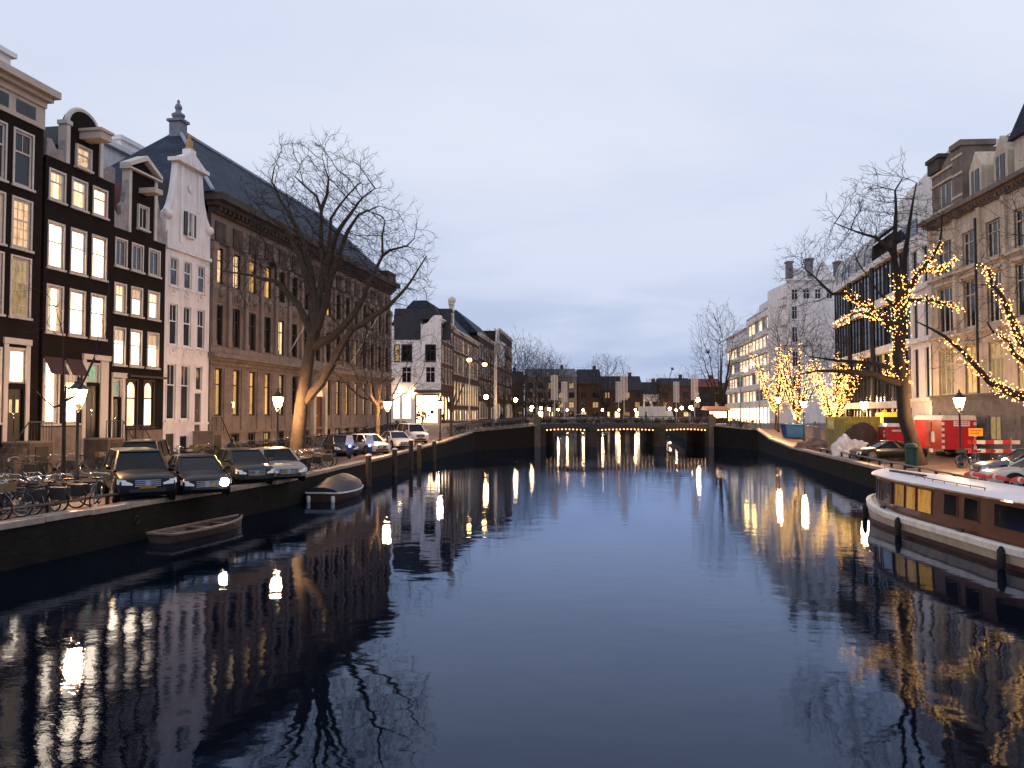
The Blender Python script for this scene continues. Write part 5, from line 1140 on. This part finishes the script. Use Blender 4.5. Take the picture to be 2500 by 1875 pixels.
for k in (1, -1): loft(strake, [[(-s, k*(half(s, 1.6)+a), z) for a, z in ((-.02, sheer(s)-.22), (.05, sheer(s)-.19), (.06, sheer(s)-.02), (.0, sheer(s)+.02), (-.16, sheer(s)+.02))] for s in S], cap=False)
strake.obj('gunwale', HW, bt, smooth=True)
loft(deck, [[(-s, half(s, 1.6)-.1, sheer(s)-.03), (-s, -half(s, 1.6)+.1, sheer(s)-.03)] for s in S], cap=False); deck.obj('deck', HW, bt)
cw = lambda s: max(.1, half(s, 1.6)-.36)
CS = [.75, 1.1, 1.6, 2.2, 3., 4.2, 6, 8, 10, 12, 14, 15]
cab = MB()
for k in (1, -1): loft(cab, [[(-s, k*cw(s), .58), (-s, k*(cw(s)-.05), 1.78)] for s in CS], cap=False)
cab.add([(-.75, cw(.75), .58), (-.75, -cw(.75), .58), (-.75, -cw(.75)+.05, 1.78), (-.75, cw(.75)-.05, 1.78)], [(0, 1, 2, 3)]); cab.add([(-15, cw(15), .58), (-15, -cw(15), .58), (-15, -cw(15)+.05, 1.78), (-15, cw(15)-.05, 1.78)], [(0, 1, 2, 3)])
co = cab.obj('cabin', VARN, bt)
def side_pane(s0, s1, z0, z1, m, k=1):
    p = MB(); f = lambda s, z: (-s, k*(cw(s)-.05*(z-.58)/1.2+.012), z); ss = [s0+(s1-s0)*i/4 for i in range(5)]
    for a, b in zip(ss, ss[1:]): p.add([f(a, z0), f(b, z0), f(b, z1), f(a, z1)], [(0, 1, 2, 3)])
    w = p.obj('cabin_window', m, bt); fr = MB()
    for e in (s0, s1): fr.tube([f(e, z0), f(e, z1)], .025, 4)
    for z in (z0, z1): fr.tube([f(s, z) for s in ss], .022, 4)
    fr.obj('window_frame', VARN, w)
AMB = emit('boat_amber', (1., .5, .11), .42, .5, .9)
for s0, s1, m in ((.95, 1.35, DGLASS), (1.55, 2.2, DGLASS), (2.5, 3.7, BGLASS), (4.0, 4.8, AMB), (4.95, 5.7, AMB), (5.85, 6.8, AMB), (7.6, 8.4, DGLASS), (8.8, 9.6, DGLASS), (10.4, 12.6, DGLASS), (13.0, 14.6, DGLASS)):
    side_pane(s0, s1, .88 if s0 < 7 else 1.0, 1.66, m); side_pane(s0, s1, .95, 1.62, DGLASS, -1)
rs = [.45, .52, .65, .9, 1.3, 1.9, 2.7, 4, 6, 9, 12, 14, 15.4]; roof = MB()
rw = lambda s: (.05 if s == .45 else .35 if s == .52 else .58 if s == .65 else max(.3, cw(s)+.14))
loft(roof, [[(-s, rw(s)*q, z) for q, z in ((.98, 1.77), (1., 1.83), (.97, 1.87), (.5, 1.95), (0, 1.98), (-.5, 1.95), (-.97, 1.87), (-1., 1.83), (-.98, 1.77))] for s in rs], closed=True)
roof.obj('roof', mat('roof_white', (.74, .71, .72), .5, .1, 1.), bt, smooth=True)
rim = MB(); rim.tube([(-s, rw(s)+.01, 1.80) for s in reversed(rs)]+[(-s, -rw(s)-.01, 1.80) for s in rs], .035, 5); rim.obj('roof_edge', VARN, bt)
rl = MB(); rl.tube([(-3.2, .55, 2.02), (-6, .9, 2.0), (-9.5, .95, 2.0)], .018, 4)
for i in range(9): s = 3.2+i*.78; rl.tube([(-s, .55+.4*min(1, (s-3.2)/3.2), 1.9), (-s, .55+.4*min(1, (s-3.2)/3.2), 2.01)], .012, 4)
rl.obj('roof_rail', IRON, bt); MB().box(-4.6, -2.0, .3, .5, 1.95, 2.02).obj('gangplank', DWOOD, bt); MB().lathe([(.015, 1.9), (.012, 2.35)], 5, (-.9, .2, 0)).obj('jackstaff', CHROME, bt)
for i in range(3):
    b = MB().tube([(-5.2-i*1.25, -.75-i*.06, 2.08), (-5.5-i*1.25, -.75-i*.06, 2.14), (-6.3-i*1.25, -.78-i*.06, 2.1)], [.06, .09, .06], 8).obj('rolled_cushion', mat('red_canvas', (.55, .04, .03), .6), bt, smooth=True)
    MB().tube([(-5.62-i*1.25, -.755-i*.06, 2.135), (-5.74-i*1.25, -.76-i*.06, 2.13)], .094, 8).obj('strap', TRIM, b)
for s in (1.0, 5.4, 11.5):
    yb = half(s, 1.6)+.11; MB().lathe([(.03, .62), (.1, .52), (.11, .3), (.1, .05), (.03, -.05)], 8, (-s, yb, 0)).obj('fender', TYRE, bt, smooth=True)
for s in (3.4, 9.0): MB().box(-s-.14, -s+.14, half(s, 1.6)-.2, half(s, 1.6)-.1, sheer(s)+.02, sheer(s)+.12).obj('cleat', IRON, bt)
def small_boat(name, label, x, y, ang, L, B, hm, band, tarp=False):
    root = thing(name, label, 'boat', (x, y, 0), ang); SS = [0, .08, .2, .4, .6, .8, .95, 1.]; hw = [.12, .45, .75, .97, 1., .95, .85, .78]
    f = lambda i, q: B/2*hw[i]*q; fb = [q*(1. if tarp else .7) for q in (.52, .47, .43, .40, .39, .40, .42, .43)]
    h = MB(); loft(h, [[(L/2-s*L, f(i, q)*k, z) for k, q, z in ((1, 1., fb[i]), (1, .93, .12), (1, .6, -.2), (-1, .6, -.2), (-1, .93, .12), (-1, 1., fb[i]))] for i, s in enumerate(SS)], cap=False)
    h.add([(-L/2, f(7, 1), fb[7]), (-L/2, f(7, .93), .12), (-L/2, f(7, .6), -.2), (-L/2, -f(7, .6), -.2), (-L/2, -f(7, .93), .12), (-L/2, -f(7, 1), fb[7])], [(0, 1, 2, 3, 4, 5)]); h.obj('hull', hm, root, smooth=True)
    g = MB(); edge = [(L/2-s*L, f(i, 1.02), fb[i]) for i, s in enumerate(SS)]
    g.tube(edge+[(-L/2-.02, 0, fb[7])]+[(a, -b, c) for a, b, c in reversed(edge)], .05, 5); g.obj('gunwale', band, root)
    if tarp:
        t = MB(); loft(t, [[(L/2-s*L, f(i, 1.03)*q, fb[i]+.03+(.75*math.sin(math.pi*min(1, .12+s*.85)))*zq) for q, zq in ((1, 0), (.8, .45), (.45, .8), (0, 1), (-.45, .75), (-.8, .5), (-1, 0))] for i, s in enumerate(SS)], cap=False)
        n7 = [(-L/2-.02, f(7, 1.03)*q, fb[7]+.03+.25*zq) for q, zq in ((1, 0), (.8, .45), (.45, .8), (0, 1), (-.45, .75), (-.8, .5), (-1, 0))]; t.add(n7, [tuple(range(7))])
        t.obj('tarpaulin', mat('blue_tarpaulin', (.012, .017, .027), .6, .4, 3., bump=1., bscale=4), root, smooth=True)
        for s in (-.6, .6): MB().lathe([(.08, .3), (.1, .15), (.08, -.02)], 8, (-L/2-.12, s, 0)).obj('fender', HW, root)
    else:
        d = MB(); d.add([(L/2-.2, 0, .12)]+[(L/2-s*L, f(i, .9), .14) for i, s in enumerate(SS)][1:]+[(L/2-s*L, -f(i, .9), .14) for i, s in reversed(list(enumerate(SS)))][:-1], [tuple(range(15))]); d.obj('floor', DWOOD, root)
        for xx in (-.28, 0., .26): MB().box(xx*L-.12, xx*L+.12, -B*.44, B*.44, .2, .24).obj('thwart', mat('grey_wood', (.14, .1, .08)), root)
    return root
small_boat('rowing_boat', 'low open wooden rowing boat lying below the left quay', -10.85, 28.2, math.atan2(3.6, 1.0), 4.4, 1.2, mat('worn_boat_wood', (.065, .042, .034), .6, .4, 3.), mat('worn_gunwale', (.20, .145, .115), .4))
small_boat('covered_boat', 'small boat under a blue tarpaulin moored at the left quay', -8.75, 40.6, math.atan2(1, .12), 5.0, 2.0, BROWN, HW, tarp=True)
# ================================================================== QUAY FURNITURE
for i, (x, y, lb) in enumerate(((-8.35, 46.6, 'wooden mooring post nearest the covered boat'), (-7.95, 54.3, 'second wooden mooring post along the left quay'), (-7.5, 59.5, 'left one of the paired mooring posts'), (-7.25, 62.6, 'right one of the paired mooring posts'), (-6.9, 71., 'mooring post farthest along the left quay'))):
    o = thing('mooring_post', lb, 'post', (x, y, 0)); MB().lathe([(.17, -2), (.17, 1.75 if i != 2 else 2.2)], 10).obj('pile', DWOOD, o, smooth=True); t_ = 1.75 if i != 2 else 2.2
    MB().lathe([(.19, t_), (.19, t_+.06), (.05, t_+.14)], 10).obj('cap', HW, o)
def low_rail(label, Q, y0, y1):
    o = thing('guard_rail', label, 'railing'); n = int((y1-y0)/2.2); P = []
    for i in range(n+1):
        y = y0+(y1-y0)*i/n; x_, y_, a = qpt(Q, y, .62); z_ = gz(x_, y_); P.append(Vector((x_, y_, z_))); MB().box(x_-.05, x_+.05, y_-.05, y_+.05, z_-.1, z_+.34).obj('rail_post', IRON, o)
    MB().tube([p+Vector((0, 0, .34)) for p in P], .05, 6).obj('rail', mat('worn_steel', (.12, .10, .085), .4, .3, 4., metal=.6), o)
low_rail('low steel parking rail along the left quay edge', LQ, 14, 38); low_rail('low steel parking rail along the right quay edge', RQ, 24, 62)
o = thing('litter_bin', 'dark green litter bin at the foot of the lit elm on the right', 'bin', (22.2, 44.5, 1.2)); GN = mat('bin_green', (.008, .05, .04), .5)
MB().lathe([(.3, 0), (.33, .05), (.33, 1.05), (.36, 1.08), (.36, 1.15)], 12).obj('drum', GN, o); MB().lathe([(.36, 1.15), (.3, 1.3), (.1, 1.38)], 12).obj('lid', GN, o, smooth=True)
# scooters
def scooter(label, x, y, ang):
    o = thing('motor_scooter', label, 'scooter', (x, y, gz(x, y)), ang); pm = mat('scooter_paint', (.05, .06, .1), .3, .2, 3., coat=.4)
    for c in (-.55, .62): MB().lathe([(.12, -.06), (.24, -.06), (.26, 0), (.24, .06), (.12, .06)], 14, (c, 0, .26), 'y').obj('wheel', TYRE, o, smooth=True)
    b = MB(); loft(b, [[(xx, w*math.cos(a)*1., z+hh*math.sin(a)) for a in [2*math.pi*i/8 for i in range(8)]] for xx, w, z, hh in ((-.85, .06, .62, .05), (-.7, .16, .58, .16), (-.3, .18, .56, .18), (-.1, .14, .42, .1), (.15, .14, .32, .05), (.3, .14, .34, .06))], closed=True); b.obj('body', pm, o, smooth=True)
    MB().hull8([(.28, -.2, .3), (.42, -.16, .3), (.42, .16, .3), (.28, .2, .3)], [(.38, -.2, .9), (.5, -.14, .92), (.5, .14, .92), (.38, .2, .9)]).obj('leg_shield', pm, o, bevel=.03)
    MB().tube([(.62, 0, .3), (.44, 0, .98)], .035, 6).tube([(.36, -.32, 1.02), (.44, 0, .99), (.36, .32, 1.02)], .02, 6).obj('handlebar', IRON, o)
    sc = MB(); loft(sc, [[(.46-zz*.12, .3*q*(1-zz*.35), .95+zz*.62-.03*q*q) for q in (-1, -.6, -.2, .2, .6, 1)] for zz in (0, .35, .7, .92, 1.)], cap=False); sc.obj('windscreen', mat('milky_screen', (.5, .5, .5), .3), o, smooth=True)
    MB().hull8([(-.75, -.14, .74), (-.05, -.1, .72), (-.05, .1, .72), (-.75, .14, .74)], [(-.77, -.15, .82), (-.03, -.11, .8), (-.03, .11, .8), (-.77, .15, .82)]).obj('seat', IRON, o, bevel=.02)
    MB().ball((.55, 0, .86), .1, 10).obj('headlight', BLUEL, o, smooth=True); return o
scooter('scooter with pale windscreen and dim blue light, left of the two scooters', -10.9, 53.5, R(-72)); scooter('scooter with bright blue headlight, right of the two scooters', -9.75, 54.6, R(-75))
# ================================================================== BUILDING SITE ON THE RIGHT QUAY
SD_ = math.atan2(1, .17); ST = math.atan2(-.17, 1)      # street direction, across the street
YEL = mat('site_yellow', (.40, .31, .05), .6, .25, 2., dirt=.4)
o = thing('site_container', 'yellow corrugated building-site container behind the white sack', 'container', (25.0, 60., 1.2), SD_-R(90))
b = MB(); b.box(0, 2.4, 0, 6.4, .15, 2.75); b.obj('box', YEL, o); cr = MB()
for i in range(21): cr.box(-.05, -.002, .12+i*.3, .27+i*.3, .3, 2.6)
for i in range(8): cr.box(.1+i*.3, .25+i*.3, -.05, -.002, .3, 2.6)
cr.obj('corrugation', YEL, o); fr = MB()
for xx in (-.06, 2.34): 
    for yy in (-.06, 6.34): fr.box(xx, xx+.12, yy, yy+.12, 0, 2.8)
fr.box(-.055, 2.455, -.055, .06, 2.66, 2.79); fr.obj('frame', YEL, o); sg = MB().box(-.1, -.06, 3.2, 5.6, 1.75, 2.7).obj('notice_board', mat('yellow_board', (.62, .5, .1), .5), o); MB().box(-.105, -.1005, 3.6, 5.2, 2.1, 2.4).obj('notice', mat('pale_yellow', (.75, .7, .4)), sg)
# truck
o = thing('yellow_truck', 'yellow truck with a dark cab windscreen behind the red site box', 'truck', (29.2, 63.2, 1.2), SD_-R(90)); TY = mat('truck_yellow', (.55, .36, .05), .4, .15, 2., coat=.3)
MB().hull8([(0, 0, .5), (2.4, 0, .5), (2.4, 2., .5), (0, 2., .5)], [(.06, .22, 3.1), (2.34, .22, 3.1), (2.34, 2., 3.1), (.06, 2., 3.1)]).obj('cab', TY, o, bevel=.06)
MB().hull8([(.15, .03, 1.6), (2.25, .03, 1.6), (2.25, .08, 1.6), (.15, .08, 1.6)], [(.2, .14, 2.75), (2.2, .14, 2.75), (2.2, .2, 2.75), (.2, .2, 2.75)]).obj('windscreen', MATS['car_glass'], o)
MB().box(.05, 2.35, -.12, .02, .35, .75).box(.2, 2.2, -.05, .0, .85, 1.4).obj('bumper', IRON, o); MB().box(.1, 2.3, 2.2, 7.5, .95, 2.4).obj('tipper', TY, o)
for xx in (.0, 2.15):
    for yy in (1., 5.2, 6.4): MB().lathe([(.28, -.14), (.48, -.14), (.5, 0), (.48, .14), (.28, .14)], 14, (xx+.14, yy, .5), 'y' if 0 else 'z').obj('wheel', TYRE, o)
for s in (-.3, 2.5): MB().box(s, s+.2, .0, .12, 1.7, 2.5).obj('mirror', IRON, o)
MB().box(.3, .55, .5, .8, 3.1, 3.3).box(1.85, 2.1, .5, .8, 3.1, 3.3).obj('beacon', mat('orange_beacon', (.6, .2, .02)), o)
# red site hut on wheels
REDP = mat('site_red', (.42, .012, .022), .45, .12, 2., coat=.3); o = thing('site_hut', 'red site hut on wheels with white roof and red-and-white corner stripes', 'hut', (29.35, 54.6, 1.2), SD_-R(90))
prof = [(0, .55), (2.15, .55), (2.15, 2.55), (2.0, 2.8), (.15, 2.8), (0, 2.55)]
MB().prism(prof, 0, 5.6).obj('body', REDP, o); MB().prism([(-.06, 2.56), (2.21, 2.56), (2.05, 2.88), (.1, 2.88)], -.03, 5.7).obj('roof', HW, o)
for xx in (-.03, 2.0):
    sm = MB(); 
    for k in range(5): sm.box(xx, xx+.18, -.035, -.003, .62+k*.4, .82+k*.4)
    sm.obj('white_stripes', HW, o)
MB().box(.75, 1.75, -.04, -.002, 2.15, 2.5).obj('sign_plate', HW, o); MB().box(-.04, -.002, 1.4, 2.6, 1.0, 1.75).obj('notice', HW, o); MB().box(-.04, -.002, 2.0, 3.0, .6, 2.45).obj('door', mat('hut_door', (.26, .02, .03)), o)
lt = MB()
for zz in (2.24, 2.36): 
    for k in range(9): lt.box(.82+k*.095, .82+k*.095+.06, -.045, -.0405, zz, zz+.07)
lt.obj('lettering', REDP, o)
for yy in (.8, 4.4):
    for xx in (.15, 1.9): MB().lathe([(.15, -.09), (.3, -.09), (.3, .09), (.15, .09)], 12, (xx, yy, .3)).obj('wheel', TYRE, o)
MB().tube([(1.07, 0, .5), (1.07, -1.3, .45)], .05, 6).tube([(1.07, -1.25, .45), (1.07, -1.25, 0)], .03, 6).obj('drawbar', IRON, o)
o = thing('portable_toilet', 'small red portable cabin with a white domed roof behind the sports car', 'cabin', (26.9, 57.6, 1.2), ST+R(8))
MB().box(0, 1.35, 0, 1.3, .08, 2.05).obj('body', REDP, o, bevel=.03); MB().hull8([(-.04, -.04, 2.05), (1.39, -.04, 2.05), (1.39, 1.34, 2.05), (-.04, 1.34, 2.05)], [(.2, .2, 2.3), (1.15, .2, 2.3), (1.15, 1.1, 2.3), (.2, 1.1, 2.3)]).obj('roof', HW, o, bevel=.04)
MB().box(.15, 1.2, -.03, -.001, .15, 1.95).obj('door', REDP, o); MB().box(.45, 1.15, -.035, -.0305, 1.72, 1.84).obj('lettering', HW, o); MB().box(-.02, -.001, .1, .35, 1.3, 1.55).box(-.02, -.001, .1, .35, 1.65, 1.8).obj('sticker', HW, o)
# sack, heap, skip
def lump(name, label, cat, x, y, sx, sy, sz, m, seed, part, z=None):
    r = random.Random(seed); o = thing(name, label, cat, (x, y, gz(x, y) if z is None else z)); bm = bmesh.new(); bmesh.ops.create_icosphere(bm, subdivisions=5, radius=1.)
    for v in bm.verts:
        k = 1+.22*math.sin(3.1*v.co.x+seed)+.2*math.sin(4.3*v.co.y+2*seed)+noise.fractal(v.co*2.2+Vector((seed, 0, 0)), 1., 2., 4)*.22; v.co = Vector((v.co.x*sx*k, v.co.y*sy*k, max(0, v.co.z*.9+.1)*sz*k))
    me = bpy.data.meshes.new(part); bm.to_mesh(me); bm.free(); me.polygons.foreach_set('use_smooth', [True]*len(me.polygons)); me.materials.append(m); link(part, me, o); return o
lump('white_sack', 'big white builders sack slumped on the right quay edge', 'sack', 23.6, 55.8, .95, .8, 1.25, mat('white_sack', (.62, .62, .66), .8), 4, 'sack')
lump('covered_heap', 'brown covered heap of rubble between the sack and the red box', 'heap', 25.4, 58.2, 1.4, 1., 1.9, mat('brown_cover', (.06, .035, .03), .9), 2, 'cover')
lump('sand_heap', 'low heap of paving and sand on the right quay edge near the skip', 'heap', 25.6, 68., 1.2, 1.8, .8, mat('sand_heap', (.2, .12, .09), .9), 6, 'heap')
o = thing('skip', 'blue rubbish skip on the right quay near the bridge', 'skip', (28.3, 82.5, gz(28, 83)), SD_-R(90)); BL = mat('skip_blue', (.02, .09, .28), .5, .25, 2.)
MB().hull8([(.2, .6, .1), (1.8, .6, .1), (1.8, 3.4, .1), (.2, 3.4, .1)], [(0, 0, 1.5), (2., 0, 1.5), (2., 4., 1.5), (0, 4., 1.5)]).obj('tub', BL, o); rb = MB()
for i in range(6): rb.hull8([(.1-.02*i*0, .5+i*.55, .3), (.16, .5+i*.55, .3), (.16, .6+i*.55, .3), (.1, .6+i*.55, .3)], [(-.06, .5+i*.55, 1.45), (0, .5+i*.55, 1.45), (0, .6+i*.55, 1.45), (-.06, .6+i*.55, 1.45)])
rb.box(-.08, 2.08, -.06, .04, 1.42, 1.54); rb.box(-.08, .03, .041, 4.05, 1.42, 1.54); rb.obj('ribs', BL, o)
# site fence panels
def fence(label, pts):
    o = thing('site_fence', label, 'fence'); 
    for a, b in zip(pts, pts[1:]):
        a = Vector(a); b = Vector(b); m = MB(); q = [a, b, b+Vector((0, 0, 1.9)), a+Vector((0, 0, 1.9))]
        m.tube(q+[a], .022, 5)
        for i in range(1, 14): m.tube([a.lerp(b, i/14), a.lerp(b, i/14)+Vector((0, 0, 1.9))], .005, 3)
        for i in range(1, 6): m.tube([a+Vector((0, 0, i*.32)), b+Vector((0, 0, i*.32))], .005, 3)
        m.obj('mesh_panel', mat('galvanised', (.25, .25, .27), .5, .2, 3., metal=.5), o); MB().box(a.x-.3, a.x+.3, a.y-.1, a.y+.1, a.z, a.z+.12).obj('block', GSTN, o)
fence('mesh site fence along the right quay by the container', [(24.3, 59, 1.2), (24.7, 62.2, 1.2), (25.2, 65.4, 1.2), (25.8, 68.6, 1.25), (26.3, 71.8, 1.3)])
o = thing('plank_stack', 'upright grey boards standing beside the yellow container', 'boards', (25.9, 67.2, 1.2), SD_)
for i in range(9): MB().box(i*.28, i*.28+.25, 0, .05, 0, 2.2+rng.uniform(-.15, .15)).obj('board', mat('grey_board', (.2, .17, .14), .8), o)
# barrier and sign
o = thing('road_barrier', 'red-and-white striped road barrier in front of the limestone building', 'barrier', (28.6, 50.2, 1.2), ST+R(5)); RW = mat('barrier_red', (.6, .03, .02), .5); 
for zz in (.55, 1.1):
    for k in range(6): MB().box(k*.52, k*.52+.515, -.02, .02, zz, zz+.24).obj('board_segment', HW if k % 2 else RW, o)
for xx in (.45, 2.6): MB().tube([(xx, .05, 0), (xx, .05, 1.5)], .03, 6).box(xx-.12, xx+.12, -.4, .5, 0, .1).obj('stand', mat('pale_metal', (.4, .4, .42)), o)
o = thing('orange_sign', 'small orange warning sign above the striped barrier', 'sign', (28.75, 50.0, 1.2), ST); MB().tube([(0, 0, 0), (0, 0, 1.75)], .03, 6).obj('post', IRON, o); MB().box(-.2, .62, -.03, .0, 1.6, 2.1).obj('panel', mat('sign_orange', (.75, .33, .03), .5), o)
MB().box(-.1, .5, -.034, -.0305, 1.92, 1.98).box(-.1, .4, -.034, -.0305, 1.75, 1.81).obj('lettering', mat('sign_text', (.3, .12, .02)), o)
# ================================================================== ON AND BEYOND THE BRIDGE
o = thing('box_truck', 'white box van standing beyond the bridge', 'van', (21.3, 133, 2.3)); MB().box(0, 4.3, 0, 2.1, .7, 3.1).obj('cargo_box', HW, o); MB().hull8([(4.32, 0, .5), (5.9, 0, .5), (5.9, 2.1, .5), (4.32, 2.1, .5)], [(4.32, .05, 2.4), (5.3, .05, 2.4), (5.3, 2.05, 2.4), (4.32, 2.05, 2.4)]).obj('cab', HW, o, bevel=.05); MB().box(0, 5.8, .05, 2.05, .35, .69).obj('chassis', P_DBL, o)
for xx in (1., 4.9): MB().lathe([(.2, -.1), (.4, -.1), (.4, .1), (.2, .1)], 14, (xx, .05, .4), 'y').obj('wheel', TYRE, o)
o = thing('kiosk', 'small dark kiosk with a lit orange awning at the right end of the bridge', 'kiosk', (31., 127, 2.65)); MB().box(0, 3.4, 0, 2.4, 0, 2.2).obj('cabin', DWOOD, o); MB().hull8([(-.4, -1., 2.05), (3.8, -1., 2.05), (3.8, 2.6, 2.2), (-.4, 2.6, 2.2)], [(-.1, -.7, 2.3), (3.5, -.7, 2.3), (3.5, 2.4, 2.75), (-.1, 2.4, 2.75)]).obj('awning', mat('awning_orange', (.55, .22, .1), .7), o); MB().box(.4, 3., -.04, -.001, .9, 1.9).obj('serving_hatch', L_SHOP, o)
def person(label, x, y, z, ang, coat, legs, stride=.18):
    o = thing('person', label, 'person', (x, y, z), ang); V = [(0, 0, .95), (0, 0, 1.15), (.02, 0, 1.38), (.03, 0, 1.5), (.05, 0, 1.56), (.05, 0, 1.66), (.05, 0, 1.74), (0, .1, .92), (stride, .1, .5), (stride*.6, .1, .08), (stride*.6+.16, .1, .03), (0, -.1, .92), (-stride*.4, -.1, .5), (-stride*1.5, -.1, .1), (-stride*1.5+.14, -.1, .03), (.02, .19, 1.38), (-.06, .23, 1.12), (.06, .22, .88), (.02, -.19, 1.38), (.08, -.23, 1.12), (.16, -.21, .9)]
    E_ = [(0, 1), (1, 2), (2, 3), (3, 4), (4, 5), (5, 6), (0, 7), (7, 8), (8, 9), (9, 10), (0, 11), (11, 12), (12, 13), (13, 14), (2, 15), (15, 16), (16, 17), (2, 18), (18, 19), (19, 20)]
    rad = [.16, .15, .17, .07, .07, .1, .07, .1, .075, .05, .04, .1, .075, .05, .04, .08, .06, .04, .08, .06, .04]
    me = bpy.data.meshes.new('body'); me.from_pydata(V, E_, []); me.materials.append(coat); b = link('body', me, o); sk = b.modifiers.new('skin', 'SKIN'); sk.use_smooth_shade = True
    for s, r_ in zip(me.skin_vertices[0].data if me.skin_vertices else [], rad): s.radius = (r_, r_)
    if not me.skin_vertices:
        bpy.context.view_layer.objects.active = b
    sb = b.modifiers.new('subdivision', 'SUBSURF'); sb.levels = sb.render_levels = 1
    MB().ball((.04, 0, 1.70), .115, 10, .1).obj('hair', mat('dark_hair', (.02, .015, .012), .7), o, smooth=True); MB().ball((.1, 0, 1.63), .085, 10, .1).obj('face', mat('skin', (.45, .28, .2), .6), o, smooth=True); return o
DC = mat('dark_coat', (.015, .016, .02), .85); BC = mat('pale_jacket', (.4, .38, .38), .85)
person('person in a dark coat walking over the bridge near the middle', 17.6, 105.2, 2.67, 0, DC, DC); person('person in a pale jacket walking at the right end of the bridge', 23.6, 106., 2.67, math.pi, BC, DC); person('person in dark clothes standing at the left end of the bridge', -1.4, 106, 2.67, 1.2, DC, DC, .05)
person('person in a dark coat walking past the lit shop window', -13.2, 122, 2.65, .3, DC, DC); person('person in dark clothes walking behind the dark car with the headlamp on', -14.2, 40.5, 1.21, 1.4, DC, DC)
person('person in a dark coat standing before the shop, right of the entrance', -10.6, 123.5, 2.65, -1., DC, DC, .04)
